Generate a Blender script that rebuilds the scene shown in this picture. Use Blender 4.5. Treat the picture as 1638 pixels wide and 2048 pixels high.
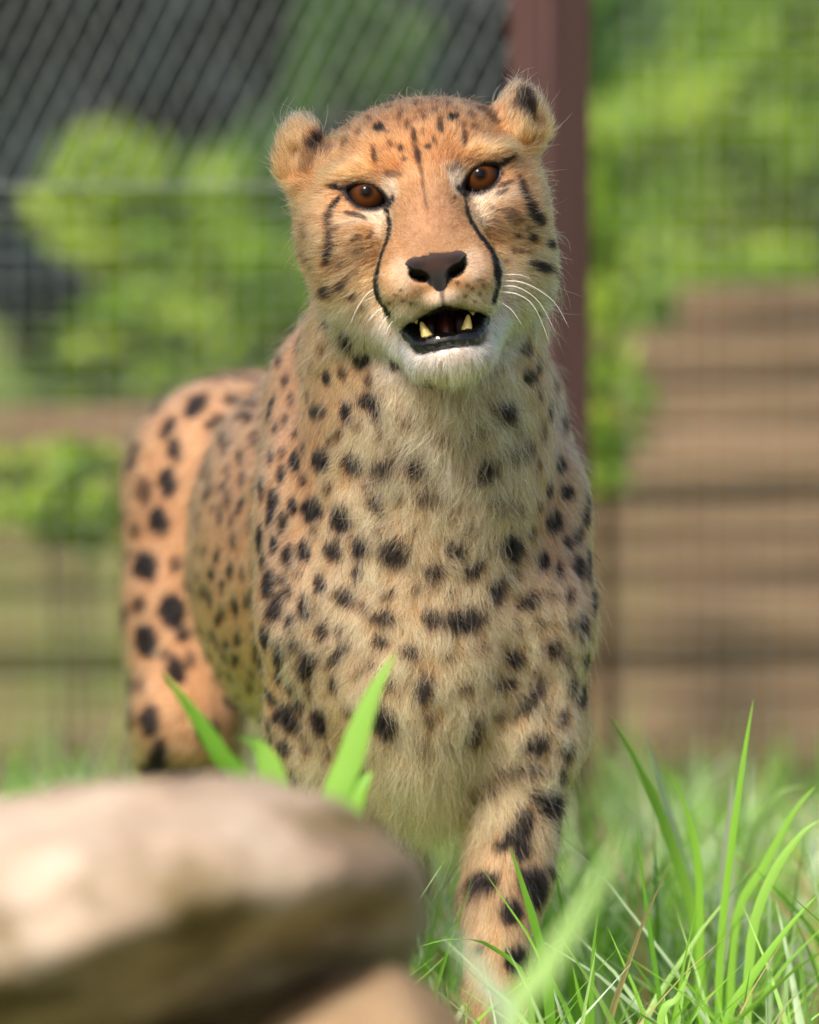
# Cheetah standing in grass in front of a wire-mesh fence, seen through a long lens.
# x right, y away from the camera, z up, metres. Ground at z = 0.
import bpy, bmesh, math, random
import numpy as np
from mathutils import Vector, Matrix

for o in list(bpy.data.objects):
    bpy.data.objects.remove(o, do_unlink=True)
scene = bpy.context.scene
COL = scene.collection
R = math.radians

# ------------------------------------------------------------------ camera
CAM_LOC = (0.0, -5.0, 0.9)
CAM_PITCH = math.atan2(0.375, 5.0)
cam = bpy.data.cameras.new('camera')
cam.sensor_fit = 'VERTICAL'
cam.sensor_height = 36.0
cam.sensor_width = 36.0
cam.lens = 264.4
cam.clip_start = 0.1
cam.clip_end = 400
cam.dof.use_dof = True
cam.dof.focus_distance = 4.99
cam.dof.aperture_fstop = 4.6
cam_ob = bpy.data.objects.new('camera', cam)
cam_ob.location = CAM_LOC
cam_ob.rotation_euler = (math.pi / 2 - CAM_PITCH, 0, 0)
COL.objects.link(cam_ob)
scene.camera = cam_ob

# ------------------------------------------------------------------ light: hazy bright day
SUN_EL, SUN_AZ = R(44), R(-26)          # azimuth from -y (behind the camera) towards -x is negative
world = bpy.data.worlds.new('World')
scene.world = world
world.use_nodes = True
wn = world.node_tree
bg = wn.nodes['Background']
sky = wn.nodes.new('ShaderNodeTexSky')
sky.sky_type = 'NISHITA'
sky.sun_disc = False
sky.sun_elevation = SUN_EL
sky.air_density = 1.0
sky.dust_density = 4.0
sky.ozone_density = 0.6
bg.inputs['Strength'].default_value = 0.105
wn.links.new(sky.outputs['Color'], bg.inputs['Color'])
sun_dir = Vector((math.sin(SUN_AZ) * math.cos(SUN_EL), -math.cos(SUN_AZ) * math.cos(SUN_EL), math.sin(SUN_EL)))
sky.sun_rotation = math.atan2(sun_dir.x, sun_dir.y)
sun = bpy.data.lights.new('sun', 'SUN')
sun.energy = 3.0
sun.angle = R(13)
sun.color = (1.0, 0.96, 0.91)
sun_ob = bpy.data.objects.new('sun', sun)
sun_ob.rotation_euler = (-sun_dir).to_track_quat('-Z', 'Y').to_euler()
sun_ob.location = (-3, -3, 6)
COL.objects.link(sun_ob)
scene.view_settings.view_transform = 'Standard'
scene.view_settings.look = 'None'
scene.view_settings.exposure = 1.02
scene.view_settings.gamma = 1.0
scene.view_settings.use_curve_mapping = False
scene.cycles.use_denoising = True
scene.cycles.denoising_prefilter = 'ACCURATE'
scene.cycles.max_bounces = 8
scene.cycles.diffuse_bounces = 4
scene.cycles.glossy_bounces = 4
scene.cycles.transmission_bounces = 8
scene.cycles.transparent_max_bounces = 8
scene.cycles.caustics_reflective = False
scene.cycles.caustics_refractive = False
scene.cycles_curves.shape = 'RIBBONS'
scene.cycles_curves.subdivisions = 2

# ------------------------------------------------------------------ helpers
def tag(o, label=None, cat=None, group=None, kind=None):
    for k, v in (('label', label), ('category', cat), ('group', group), ('kind', kind)):
        if v: o[k] = v
    return o

def mesh_obj(name, verts, faces, mat=None, parent=None, smooth=True):
    me = bpy.data.meshes.new(name)
    me.from_pydata([tuple(map(float, v)) for v in verts], [], [tuple(map(int, f)) for f in faces])
    if smooth:
        me.polygons.foreach_set('use_smooth', [True] * len(me.polygons))
    me.update()
    o = bpy.data.objects.new(name, me)
    COL.objects.link(o)
    if mat: me.materials.append(mat)
    if parent: o.parent = parent
    return o

def np_mesh(name, V, Q, mat=None, parent=None, smooth=True):
    """V (n,3), Q (m,3 or 4) numpy arrays"""
    me = bpy.data.meshes.new(name)
    V = np.ascontiguousarray(V, dtype=np.float32); Q = np.ascontiguousarray(Q, dtype=np.int32)
    m, k = Q.shape
    me.vertices.add(len(V)); me.vertices.foreach_set('co', V.ravel())
    me.loops.add(m * k); me.loops.foreach_set('vertex_index', Q.ravel())
    me.polygons.add(m)
    me.polygons.foreach_set('loop_start', np.arange(0, m * k, k, dtype=np.int32))
    if smooth: me.polygons.foreach_set('use_smooth', np.ones(m, dtype=bool))
    me.update(calc_edges=True)
    o = bpy.data.objects.new(name, me)
    COL.objects.link(o)
    if mat: me.materials.append(mat)
    if parent: o.parent = parent
    return o

def empty(name, loc=(0, 0, 0)):
    o = bpy.data.objects.new(name, None)
    o.location = loc
    o.empty_display_size = 0.05
    COL.objects.link(o)
    return o

def set_col_attr(o, name, C, domain='POINT'):
    a = o.data.attributes.new(name, 'FLOAT_COLOR', domain)
    C4 = np.ones((len(C), 4), dtype=np.float32); C4[:, :3] = C
    a.data.foreach_set('color', C4.ravel())

def set_f_attr(o, name, v, domain='POINT'):
    a = o.data.attributes.new(name, 'FLOAT', domain)
    a.data.foreach_set('value', np.ascontiguousarray(v, dtype=np.float32))

def srgb(r, g, b):
    f = lambda c: (c / 255 / 12.92) if c <= 10.3 else ((c / 255 + 0.055) / 1.055) ** 2.4
    return np.array((f(r), f(g), f(b)))

_rs = np.random.RandomState(11)
_LAT = _rs.rand(64, 64, 64).astype(np.float32)
def vnoise(p, freq, seed=0):
    """trilinear value noise in 0..1, p (n,3)"""
    q = np.asarray(p, dtype=np.float32) * freq + np.float32(seed * 17.31 + 100)
    i = np.floor(q).astype(np.int32); f = q - i
    f = f * f * (3 - 2 * f)
    i &= 63; j = (i + 1) & 63
    x, y, z = f[:, 0], f[:, 1], f[:, 2]
    L = _LAT
    c00 = L[i[:, 0], i[:, 1], i[:, 2]] * (1 - x) + L[j[:, 0], i[:, 1], i[:, 2]] * x
    c10 = L[i[:, 0], j[:, 1], i[:, 2]] * (1 - x) + L[j[:, 0], j[:, 1], i[:, 2]] * x
    c01 = L[i[:, 0], i[:, 1], j[:, 2]] * (1 - x) + L[j[:, 0], i[:, 1], j[:, 2]] * x
    c11 = L[i[:, 0], j[:, 1], j[:, 2]] * (1 - x) + L[j[:, 0], j[:, 1], j[:, 2]] * x
    c0 = c00 * (1 - y) + c10 * y; c1 = c01 * (1 - y) + c11 * y
    return c0 * (1 - z) + c1 * z

def fbm(p, freq, oct=3, seed=0):
    s = 0; a = 1; t = 0
    for k in range(oct):
        s = s + a * vnoise(p, freq * 2 ** k, seed + k); t += a; a *= 0.5
    return s / t

def sstep(a, b, x):
    t = np.clip((x - a) / (b - a), 0, 1)
    return t * t * (3 - 2 * t)

class Nodes:
    def __init__(self, name):
        self.m = bpy.data.materials.new(name); self.m.use_nodes = True
        self.t = self.m.node_tree; self.t.nodes.clear()
        self.out = self.add('ShaderNodeOutputMaterial')
    def add(self, typ, **kw):
        n = self.t.nodes.new(typ)
        for k, v in kw.items():
            if isinstance(v, bpy.types.NodeSocket): self.t.links.new(v, n.inputs[k.replace('_', ' ')])
            elif k in n.bl_rna.properties and k not in n.inputs: setattr(n, k, v)
            else: n.inputs[k.replace('_', ' ')].default_value = v
        return n
    def link(self, a, b): self.t.links.new(a, b)
    def ramp(self, fac, stops):
        n = self.t.nodes.new('ShaderNodeValToRGB')
        e = n.color_ramp.elements
        while len(e) < len(stops): e.new(0.5)
        for el, (p, c) in zip(e, stops):
            el.position = p; el.color = (*c, 1) if len(c) == 3 else c
        self.link(fac, n.inputs[0]); return n.outputs[0]
    def noise(self, scale, detail=4, rough=0.55, vec=None):
        n = self.t.nodes.new('ShaderNodeTexNoise')
        n.inputs['Scale'].default_value = scale; n.inputs['Detail'].default_value = detail
        n.inputs['Roughness'].default_value = rough
        if vec is not None: self.link(vec, n.inputs['Vector'])
        return n.outputs[0]
    def mix(self, fac, a, b, mode='MIX'):
        n = self.t.nodes.new('ShaderNodeMix'); n.data_type = 'RGBA'; n.blend_type = mode
        for s, v in ((n.inputs[0], fac), (n.inputs[6], a), (n.inputs[7], b)):
            if isinstance(v, bpy.types.NodeSocket): self.link(v, s)
            elif isinstance(v, (int, float)): s.default_value = v
            else: s.default_value = (*v, 1)
        return n.outputs[2]
    def bump(self, h, strength=0.5, dist=0.01):
        n = self.t.nodes.new('ShaderNodeBump')
        n.inputs['Strength'].default_value = strength; n.inputs['Distance'].default_value = dist
        self.link(h, n.inputs['Height']); return n.outputs[0]
    def pbsdf(self, color, rough=0.6, normal=None, spec=0.5, **kw):
        n = self.t.nodes.new('ShaderNodeBsdfPrincipled')
        for s, v in ((n.inputs['Base Color'], color), (n.inputs['Roughness'], rough)):
            if isinstance(v, bpy.types.NodeSocket): self.link(v, s)
            elif isinstance(v, (int, float)): s.default_value = v
            else: s.default_value = (*v, 1)
        n.inputs['Specular IOR Level'].default_value = spec
        for k, v in kw.items(): n.inputs[k.replace('_', ' ')].default_value = v
        if normal is not None: self.link(normal, n.inputs['Normal'])
        return n
    def done(self, shader):
        self.link(shader.outputs[0] if hasattr(shader, 'outputs') else shader, self.out.inputs[0]); return self.m
    def objco(self):
        return self.t.nodes.new('ShaderNodeTexCoord').outputs['Object']

# ------------------------------------------------------------------ implicit-surface modelling
def smin(a, b, k):
    h = np.maximum(k - np.abs(a - b), 0) / k
    return np.minimum(a, b) - h * h * k * 0.25
def smax(a, b, k):
    h = np.maximum(k - np.abs(a - b), 0) / k
    return np.maximum(a, b) + h * h * k * 0.25

class Field:
    """a signed distance field sampled on a rectilinear grid; shapes are merged smoothly"""
    def __init__(self, xs, ys, zs):
        self.ax = [np.asarray(a, dtype=np.float32) for a in (xs, ys, zs)]
        self.F = np.full([len(a) for a in self.ax], 1.0, dtype=np.float32)
    def _blk(self, lo, hi):
        sl = []
        for a, l, h in zip(self.ax, lo, hi):
            i0 = max(int(np.searchsorted(a, l)) - 1, 0); i1 = min(int(np.searchsorted(a, h)) + 1, len(a))
            if i1 <= i0: return None
            sl.append(slice(i0, i1))
        return tuple(sl)
    def put(self, fn, lo, hi, k, mode='add', pad=0.03):
        lo = np.asarray(lo) - k - pad; hi = np.asarray(hi) + k + pad
        s = self._blk(lo, hi)
        if s is None: return
        X = self.ax[0][s[0]][:, None, None]; Y = self.ax[1][s[1]][None, :, None]; Z = self.ax[2][s[2]][None, None, :]
        d = fn(X, Y, Z).astype(np.float32)
        if mode == 'add': self.F[s] = smin(self.F[s], d, k)
        else: self.F[s] = smax(self.F[s], -d, k)
    def ell(self, c, r, k=0.02, M=None, mode='add'):
        c = np.asarray(c, float); r = np.asarray(r, float); rm = r.max()
        def fn(X, Y, Z):
            x, y, z = X - c[0], Y - c[1], Z - c[2]
            if M is not None:
                x, y, z = (M[0][i] * x + M[1][i] * y + M[2][i] * z for i in range(3))   # M columns are the axes
            x, y, z = x / r[0], y / r[1], z / r[2]
            k0 = np.sqrt(x * x + y * y + z * z) + 1e-6
            k1 = np.sqrt((x / r[0]) ** 2 + (y / r[1]) ** 2 + (z / r[2]) ** 2) + 1e-6
            return k0 * (k0 - 1) / k1
        self.put(fn, c - rm, c + rm, k, mode)
    def cone(self, a, b, ra, rb, k=0.02, mode='add'):
        a = np.asarray(a, float); b = np.asarray(b, float); ab = b - a; L2 = float(ab @ ab)
        def fn(X, Y, Z):
            t = np.clip(((X - a[0]) * ab[0] + (Y - a[1]) * ab[1] + (Z - a[2]) * ab[2]) / L2, 0, 1)
            dx = X - a[0] - t * ab[0]; dy = Y - a[1] - t * ab[1]; dz = Z - a[2] - t * ab[2]
            return np.sqrt(dx * dx + dy * dy + dz * dz) - (ra + t * (rb - ra))
        rm = max(ra, rb)
        self.put(fn, np.minimum(a, b) - rm, np.maximum(a, b) + rm, k, mode)
    def chain(self, pts, k=0.02, kin=0.004):
        segs = []
        for (a, ra), (b, rb) in zip(pts[:-1], pts[1:]):
            a = np.asarray(a, float); b = np.asarray(b, float)
            segs.append((a, b - a, float((b - a) @ (b - a)), ra, rb))
        def fn(X, Y, Z):
            D = None
            for a, ab, L2, ra, rb in segs:
                t = np.clip(((X - a[0]) * ab[0] + (Y - a[1]) * ab[1] + (Z - a[2]) * ab[2]) / L2, 0, 1)
                dx = X - a[0] - t * ab[0]; dy = Y - a[1] - t * ab[1]; dz = Z - a[2] - t * ab[2]
                ts = t * t * (3 - 2 * t)
                d = np.sqrt(dx * dx + dy * dy + dz * dz) - (ra + ts * (rb - ra))
                D = d if D is None else smin(D, d, kin)
            return D
        A = np.array([p for p, r in pts]); rm = max(r for p, r in pts)
        self.put(fn, A.min(0) - rm, A.max(0) + rm, k)
    def mesh(self, smooth=2):
        F = self.F; ins = F < 0
        nx, ny, nz = F.shape
        cnt = np.zeros((nx - 1, ny - 1, nz - 1), dtype=np.uint8)
        for dx in (0, 1):
            for dy in (0, 1):
                for dz in (0, 1):
                    cnt += ins[dx:nx - 1 + dx, dy:ny - 1 + dy, dz:nz - 1 + dz]
        act = (cnt > 0) & (cnt < 8)
        I = np.argwhere(act)
        idx = np.full(act.shape, -1, dtype=np.int32); idx[act] = np.arange(len(I))
        S = np.zeros((len(I), 3)); N = np.zeros(len(I))
        corners = [(0, 0, 0), (1, 0, 0), (0, 1, 0), (1, 1, 0), (0, 0, 1), (1, 0, 1), (0, 1, 1), (1, 1, 1)]
        vals = {c: F[I[:, 0] + c[0], I[:, 1] + c[1], I[:, 2] + c[2]] for c in corners}
        for c in corners:
            for ax in range(3):
                if c[ax]: continue
                e = list(c); e[ax] = 1; e = tuple(e)
                va, vb = vals[c], vals[e]
                m = (va < 0) != (vb < 0)
                t = np.where(m, va / np.where(m, va - vb, 1), 0)
                for q in range(3): S[:, q] += np.where(m, c[q] + (t if q == ax else 0), 0)
                N += m
        S /= N[:, None]
        G = I + S
        V = np.stack([np.interp(G[:, q], np.arange(len(self.ax[q])), self.ax[q]) for q in range(3)], 1)
        quads = []
        for ax in range(3):
            a = [slice(None)] * 3; b = [slice(None)] * 3
            a[ax] = slice(0, -1); b[ax] = slice(1, None)
            sa, sb = ins[tuple(a)], ins[tuple(b)]
            E = np.argwhere(sa != sb)
            u, v = (ax + 1) % 3, (ax + 2) % 3
            ok = (E[:, u] > 0) & (E[:, v] > 0) & (E[:, u] < F.shape[u] - 1) & (E[:, v] < F.shape[v] - 1)
            E = E[ok]
            flip = sa[tuple(E.T)]
            def cell(du, dv):
                q = E.copy(); q[:, u] += du; q[:, v] += dv
                return idx[q[:, 0], q[:, 1], q[:, 2]]
            c0, c1, c2, c3 = cell(-1, -1), cell(0, -1), cell(0, 0), cell(-1, 0)
            q = np.stack([c0, c1, c2, c3], 1)
            q[~flip] = q[~flip][:, ::-1]
            quads.append(q)
        Q = np.concatenate(quads)
        for _ in range(smooth):
            A = np.zeros_like(V); n = np.zeros(len(V))
            for i in range(4):
                p, s = Q[:, i], Q[:, (i + 1) % 4]
                for q in range(3):
                    A[:, q] += np.bincount(p, V[s, q], len(V)) + np.bincount(s, V[p, q], len(V))
                n += np.bincount(p, minlength=len(V)) + np.bincount(s, minlength=len(V))
            V = V * 0.45 + (A / n[:, None]) * 0.55
        return V, Q

def axis(*parts):
    """grid axis from (start, stop, step) runs"""
    out = []
    for a, b, s in parts: out.append(np.arange(a, b, s))
    out.append([parts[-1][1]])
    return np.unique(np.concatenate(out))

def vert_normals(V, Q):
    n = np.cross(V[Q[:, 2]] - V[Q[:, 0]], V[Q[:, 3]] - V[Q[:, 1]])
    N = np.zeros_like(V)
    for i in range(4):
        for q in range(3): N[:, q] += np.bincount(Q[:, i], n[:, q], len(V))
    return N / (np.linalg.norm(N, axis=1, keepdims=True) + 1e-12)


# ------------------------------------------------------------------ the cheetah: shape
ROLL = R(8.7)
_t = CAM_PITCH
_r0 = np.array((1, 0, 0)); _u0 = np.array((0, math.sin(_t), math.cos(_t))); _f0 = np.array((0, -math.cos(_t), math.sin(_t)))
HX = _r0 * math.cos(ROLL) + _u0 * math.sin(ROLL)
HU = -_r0 * math.sin(ROLL) + _u0 * math.cos(ROLL)
HF = _f0
HO = np.array((0.0093, -0.0200, 0.7445))           # midway between the eyes
HM = np.stack([HX, HU, HF], 1)              # head axes as columns
def H(x, u, f): return HO + HM @ (np.array((x, u, f)) * 0.001)
def to_head(p): return ((np.asarray(p) - HO) @ HM) * 1000.0

def rotM(M, ax, ang):
    c, s = math.cos(ang), math.sin(ang)
    i, j = [(1, 2), (2, 0), (0, 1)][ax]
    N = M.copy(); N[:, i] = M[:, i] * c + M[:, j] * s; N[:, j] = -M[:, i] * s + M[:, j] * c
    return N

def almond_d(lx, lu, s):
    """2-D distance to the eye opening of side s, mm"""
    ca, sa = math.cos(R(26)), math.sin(R(26))
    a = (lx - s * 38.5) * s * ca + (lu + 2.3) * sa; b = -(lx - s * 38.5) * s * sa + (lu + 2.3) * ca
    Rt, Rb = 18.2, 16.0                     # flatter upper lid, rounder lower lid
    return np.maximum(np.sqrt(a * a + (b + Rt - 5.8) ** 2) - Rt, np.sqrt(a * a + (b - Rb + 7.3) ** 2) - Rb)
def mouth_d(lx, lu):
    lx = np.abs(lx)
    top = (lu + 83.5 + 0.34 * lx) * 0.947
    bot = (-110.5 - lu)
    side = (lx - 27.0 + (-93 - lu) * 0.33) * 0.95
    return smax(smax(top, bot, 5.0), side, 4.0)

def build_cheetah_field():
    hx, hy, hz = HO
    fld = Field(
        axis((-0.275, hx - 0.102, 0.0075), (hx - 0.102, hx + 0.102, 0.0017), (hx + 0.102, 0.21, 0.0065)),
        axis((hy - 0.09, hy + 0.032, 0.0017), (hy + 0.032, 0.3, 0.005), (0.3, 1.16, 0.011)),
        axis((-0.006, 0.05, 0.004), (0.05, hz - 0.145, 0.0065), (hz - 0.145, hz + 0.072, 0.0017), (hz + 0.072, hz + 0.09, 0.004)))
    f = fld
    # ---- trunk
    f.ell((-0.02, 0.33, 0.475), (0.088, 0.25, 0.148), 0.03)
    f.ell((-0.077, 0.58, 0.450), (0.086, 0.25, 0.132), 0.04)
    f.ell((-0.118, 0.84, 0.462), (0.090, 0.13, 0.108), 0.05)
    f.ell((0.008, 0.155, 0.455), (0.088, 0.125, 0.13), 0.03)                    # chest
    f.ell((0.008, 0.140, 0.405), (0.064, 0.10, 0.088), 0.035)                     # brisket
    # ---- neck
    f.cone(H(0, -42, -78), (0.0116, 0.1150, 0.5963), 0.060, 0.069, 0.03)
    f.cone((0.0116, 0.1150, 0.5963), (0.0100, 0.1500, 0.5014), 0.069, 0.086, 0.05)
    f.cone(H(0, -70, -60), (0.0166, 0.0850, 0.5506), 0.052, 0.062, 0.04)              # throat
    f.cone((0.0072, 0.1500, 0.6526), (-0.0102, 0.2600, 0.5842), 0.062, 0.075, 0.05)            # nape to withers
    # ---- shoulder blades and upper arms
    f.chain([((-0.0512, 0.2350, 0.5892), 0.040), ((-0.0547, 0.1600, 0.5213), 0.041), ((-0.0544, 0.1250, 0.4450), 0.042), ((-0.0506, 0.1500, 0.3702), 0.042)], 0.03, 0.02)
    f.chain([((0.0629, 0.2200, 0.5866), 0.040), ((0.0760, 0.1600, 0.5144), 0.041), ((0.0796, 0.1200, 0.4454), 0.042), ((0.0755, 0.1150, 0.3669), 0.040)], 0.03, 0.02)
    # ---- forelegs
    f.chain([((0.0755, 0.1150, 0.3669), 0.040), ((0.0733, 0.1000, 0.3205), 0.029), ((0.0694, 0.0850, 0.2743), 0.0265), ((0.0614, 0.0700, 0.2284), 0.021),
             ((0.0580, 0.0650, 0.1966), 0.0195), ((0.0563, 0.0550, 0.1108), 0.0165), ((0.0555, 0.0400, 0.0415), 0.018)], 0.02)
    f.chain([((-0.0506, 0.1500, 0.3702), 0.042), ((-0.0492, 0.1500, 0.3149), 0.029), ((-0.0468, 0.1450, 0.2670), 0.0265), ((-0.0427, 0.1400, 0.2121), 0.021),
             ((-0.0420, 0.1350, 0.1782), 0.0195), ((-0.0420, 0.1300, 0.0991), 0.0165), ((-0.0419, 0.1150, 0.0426), 0.018)], 0.02)
    for px, d in (((0.0552, 0.0100, 0.0262)[0], 0.01), ((-0.0417, 0.0850, 0.0131)[0], 0.085)):
        c = np.array((px, d, 0.022))
        f.ell(c, (0.027, 0.038, 0.021), 0.02)
        for dx in (-0.019, -0.0065, 0.0065, 0.019):
            f.ell(c + (dx, -0.03 + abs(dx) * 0.5, -0.004), (0.0085, 0.017, 0.013), 0.006)
    # ---- hind legs
    for s, ox in ((-1, 0.0), (1, 0.165)):
        f.chain([((-0.150 + ox, 0.80, 0.49), 0.068), ((-0.162 + ox, 0.755, 0.40), 0.058), ((-0.170 + ox, 0.71, 0.315), 0.043),
                 ((-0.176 + ox, 0.79, 0.225), 0.0265), ((-0.172 + ox, 0.865, 0.165), 0.021), ((-0.170 + ox, 0.845, 0.09), 0.017),
                 ((-0.170 + ox, 0.825, 0.035), 0.018)], 0.035)
        c = np.array((-0.170 + ox, 0.79, 0.021))
        f.ell(c, (0.026, 0.042, 0.02), 0.015)
        for dx in (-0.018, -0.006, 0.006, 0.018):
            f.ell(c + (dx, -0.036 + abs(dx) * 0.5, -0.004), (0.0085, 0.016, 0.012), 0.006)
    # ---- tail, hanging behind the hocks
    f.chain([((-0.11, 0.94, 0.50), 0.03), ((-0.085, 1.02, 0.40), 0.023), ((-0.07, 1.05, 0.28), 0.02), ((-0.055, 1.06, 0.18), 0.019),
             ((-0.03, 1.075, 0.11), 0.018), ((0.01, 1.09, 0.085), 0.014)], 0.02)
    # ---- head
    def E(c, r, k=12, M=HM, mode='add'): f.ell(H(*c), np.array(r) * 0.001, k * 0.001, M, mode)
    def C(a, b, ra, rb, k=12, mode='add'): f.cone(H(*a), H(*b), ra * 0.001, rb * 0.001, k * 0.001, mode)
    E((0, 7, -62), (71, 51, 66), 20)
    E((0, 24, -26), (46, 24, 34), 16)                                           # forehead
    for s in (-1, 1):
        E((s * 46 - 2, -22, -42), (34, 40, 42), 18)                                  # cheek
        E((s * 42, -58, -48), (32, 34, 38), 22)                                  # jowl
        E((s * 38, 14.5, -13), (24, 8.5, 17), 13)                                   # brow
        E((s * 42, -24, -20), (24, 13, 24), 18)                                  # cheek bone
        E((s * 20, -66, 34), (22, 19, 28), 13)                                # whisker pad
        E((s * 22, -82, 24), (15, 13, 26), 8)                                    # upper lip at the side
        C((s * 12, -113, 18), (s * 38, -74, -45), 13, 22, 12)                    # jaw branch
    E((-53, -20, -46), (30, 42, 38), 14)
    C((0, 8, -14), (0, -46, 45), 27, 17.5, 14)                                   # bridge of the nose
    E((0, -38, 14), (30, 30, 34), 14)
    E((0, -54, 28), (35, 24, 30), 14)
    E((0, -57, 45), (18, 15, 16), 7)
    E((0, -79, 50), (12, 9, 12), 7)                                              # philtrum
    E((0, -115, 22), (25, 13.0, 24), 10)                                         # chin
    for s in (-1, 1): E((s * 12.5, -62, 58), (6.5, 4.2, 16), 2, rotM(HM, 2, R(s * 25)), 'sub')      # nostril
    # ears
    Ml = rotM(rotM(HM, 2, R(-17)), 1, R(-32))
    E((-68, 14, -52), (18, 18, 17), 14)
    E((-77, 31, -48), (16, 20, 11), 9, Ml)
    E((-84, 30, -36), (7.5, 12, 8), 5, Ml, 'sub')
    Mr = rotM(rotM(HM, 2, R(20)), 1, R(48))
    E((60, 24, -52), (20, 17, 18), 14)
    E((69, 33, -50), (19, 18.5, 12), 9, Mr)
    E((81, 27, -40), (7, 10, 7), 5, Mr, 'sub')
    # eye openings: almond prisms
    for s in (-1, 1):
        def almond(X, Y, Z, s=s):
            x, y, z = X - HO[0], Y - HO[1], Z - HO[2]
            lx = (HX[0] * x + HX[1] * y + HX[2] * z) * 1000; lu = (HU[0] * x + HU[1] * y + HU[2] * z) * 1000; lf = (HF[0] * x + HF[1] * y + HF[2] * z) * 1000
            return np.maximum(almond_d(lx, lu, s), -20 - lf) * 0.001
        c = H(s * 39.5, -2, 0)
        f.put(almond, c - 0.035, c + 0.035, 0.003, 'sub', pad=0.0)
    # mouth opening
    def mouth(X, Y, Z):
        x, y, z = X - HO[0], Y - HO[1], Z - HO[2]
        lx = np.abs(HX[0] * x + HX[1] * y + HX[2] * z) * 1000; lu = (HU[0] * x + HU[1] * y + HU[2] * z) * 1000; lf = (HF[0] * x + HF[1] * y + HF[2] * z) * 1000
        return smax(mouth_d(lx, lu), -4 - lf, 8.0) * 0.001
    c = H(0, -96, 34)
    f.put(mouth, c - 0.05, c + 0.05, 0.004, 'sub', pad=0.0)
    return fld

fld = build_cheetah_field()
BV, BQ = fld.mesh(2)
BN = vert_normals(BV, BQ)
def surf_f(x, u):
    """how far forward the head surface is at (x, u), mm"""
    L = to_head(BV); m = (np.hypot(L[:, 0] - x, L[:, 1] - u) < 3) & (L[:, 2] > -60)
    return float(L[m, 2].max()) if m.any() else 0.0

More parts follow.
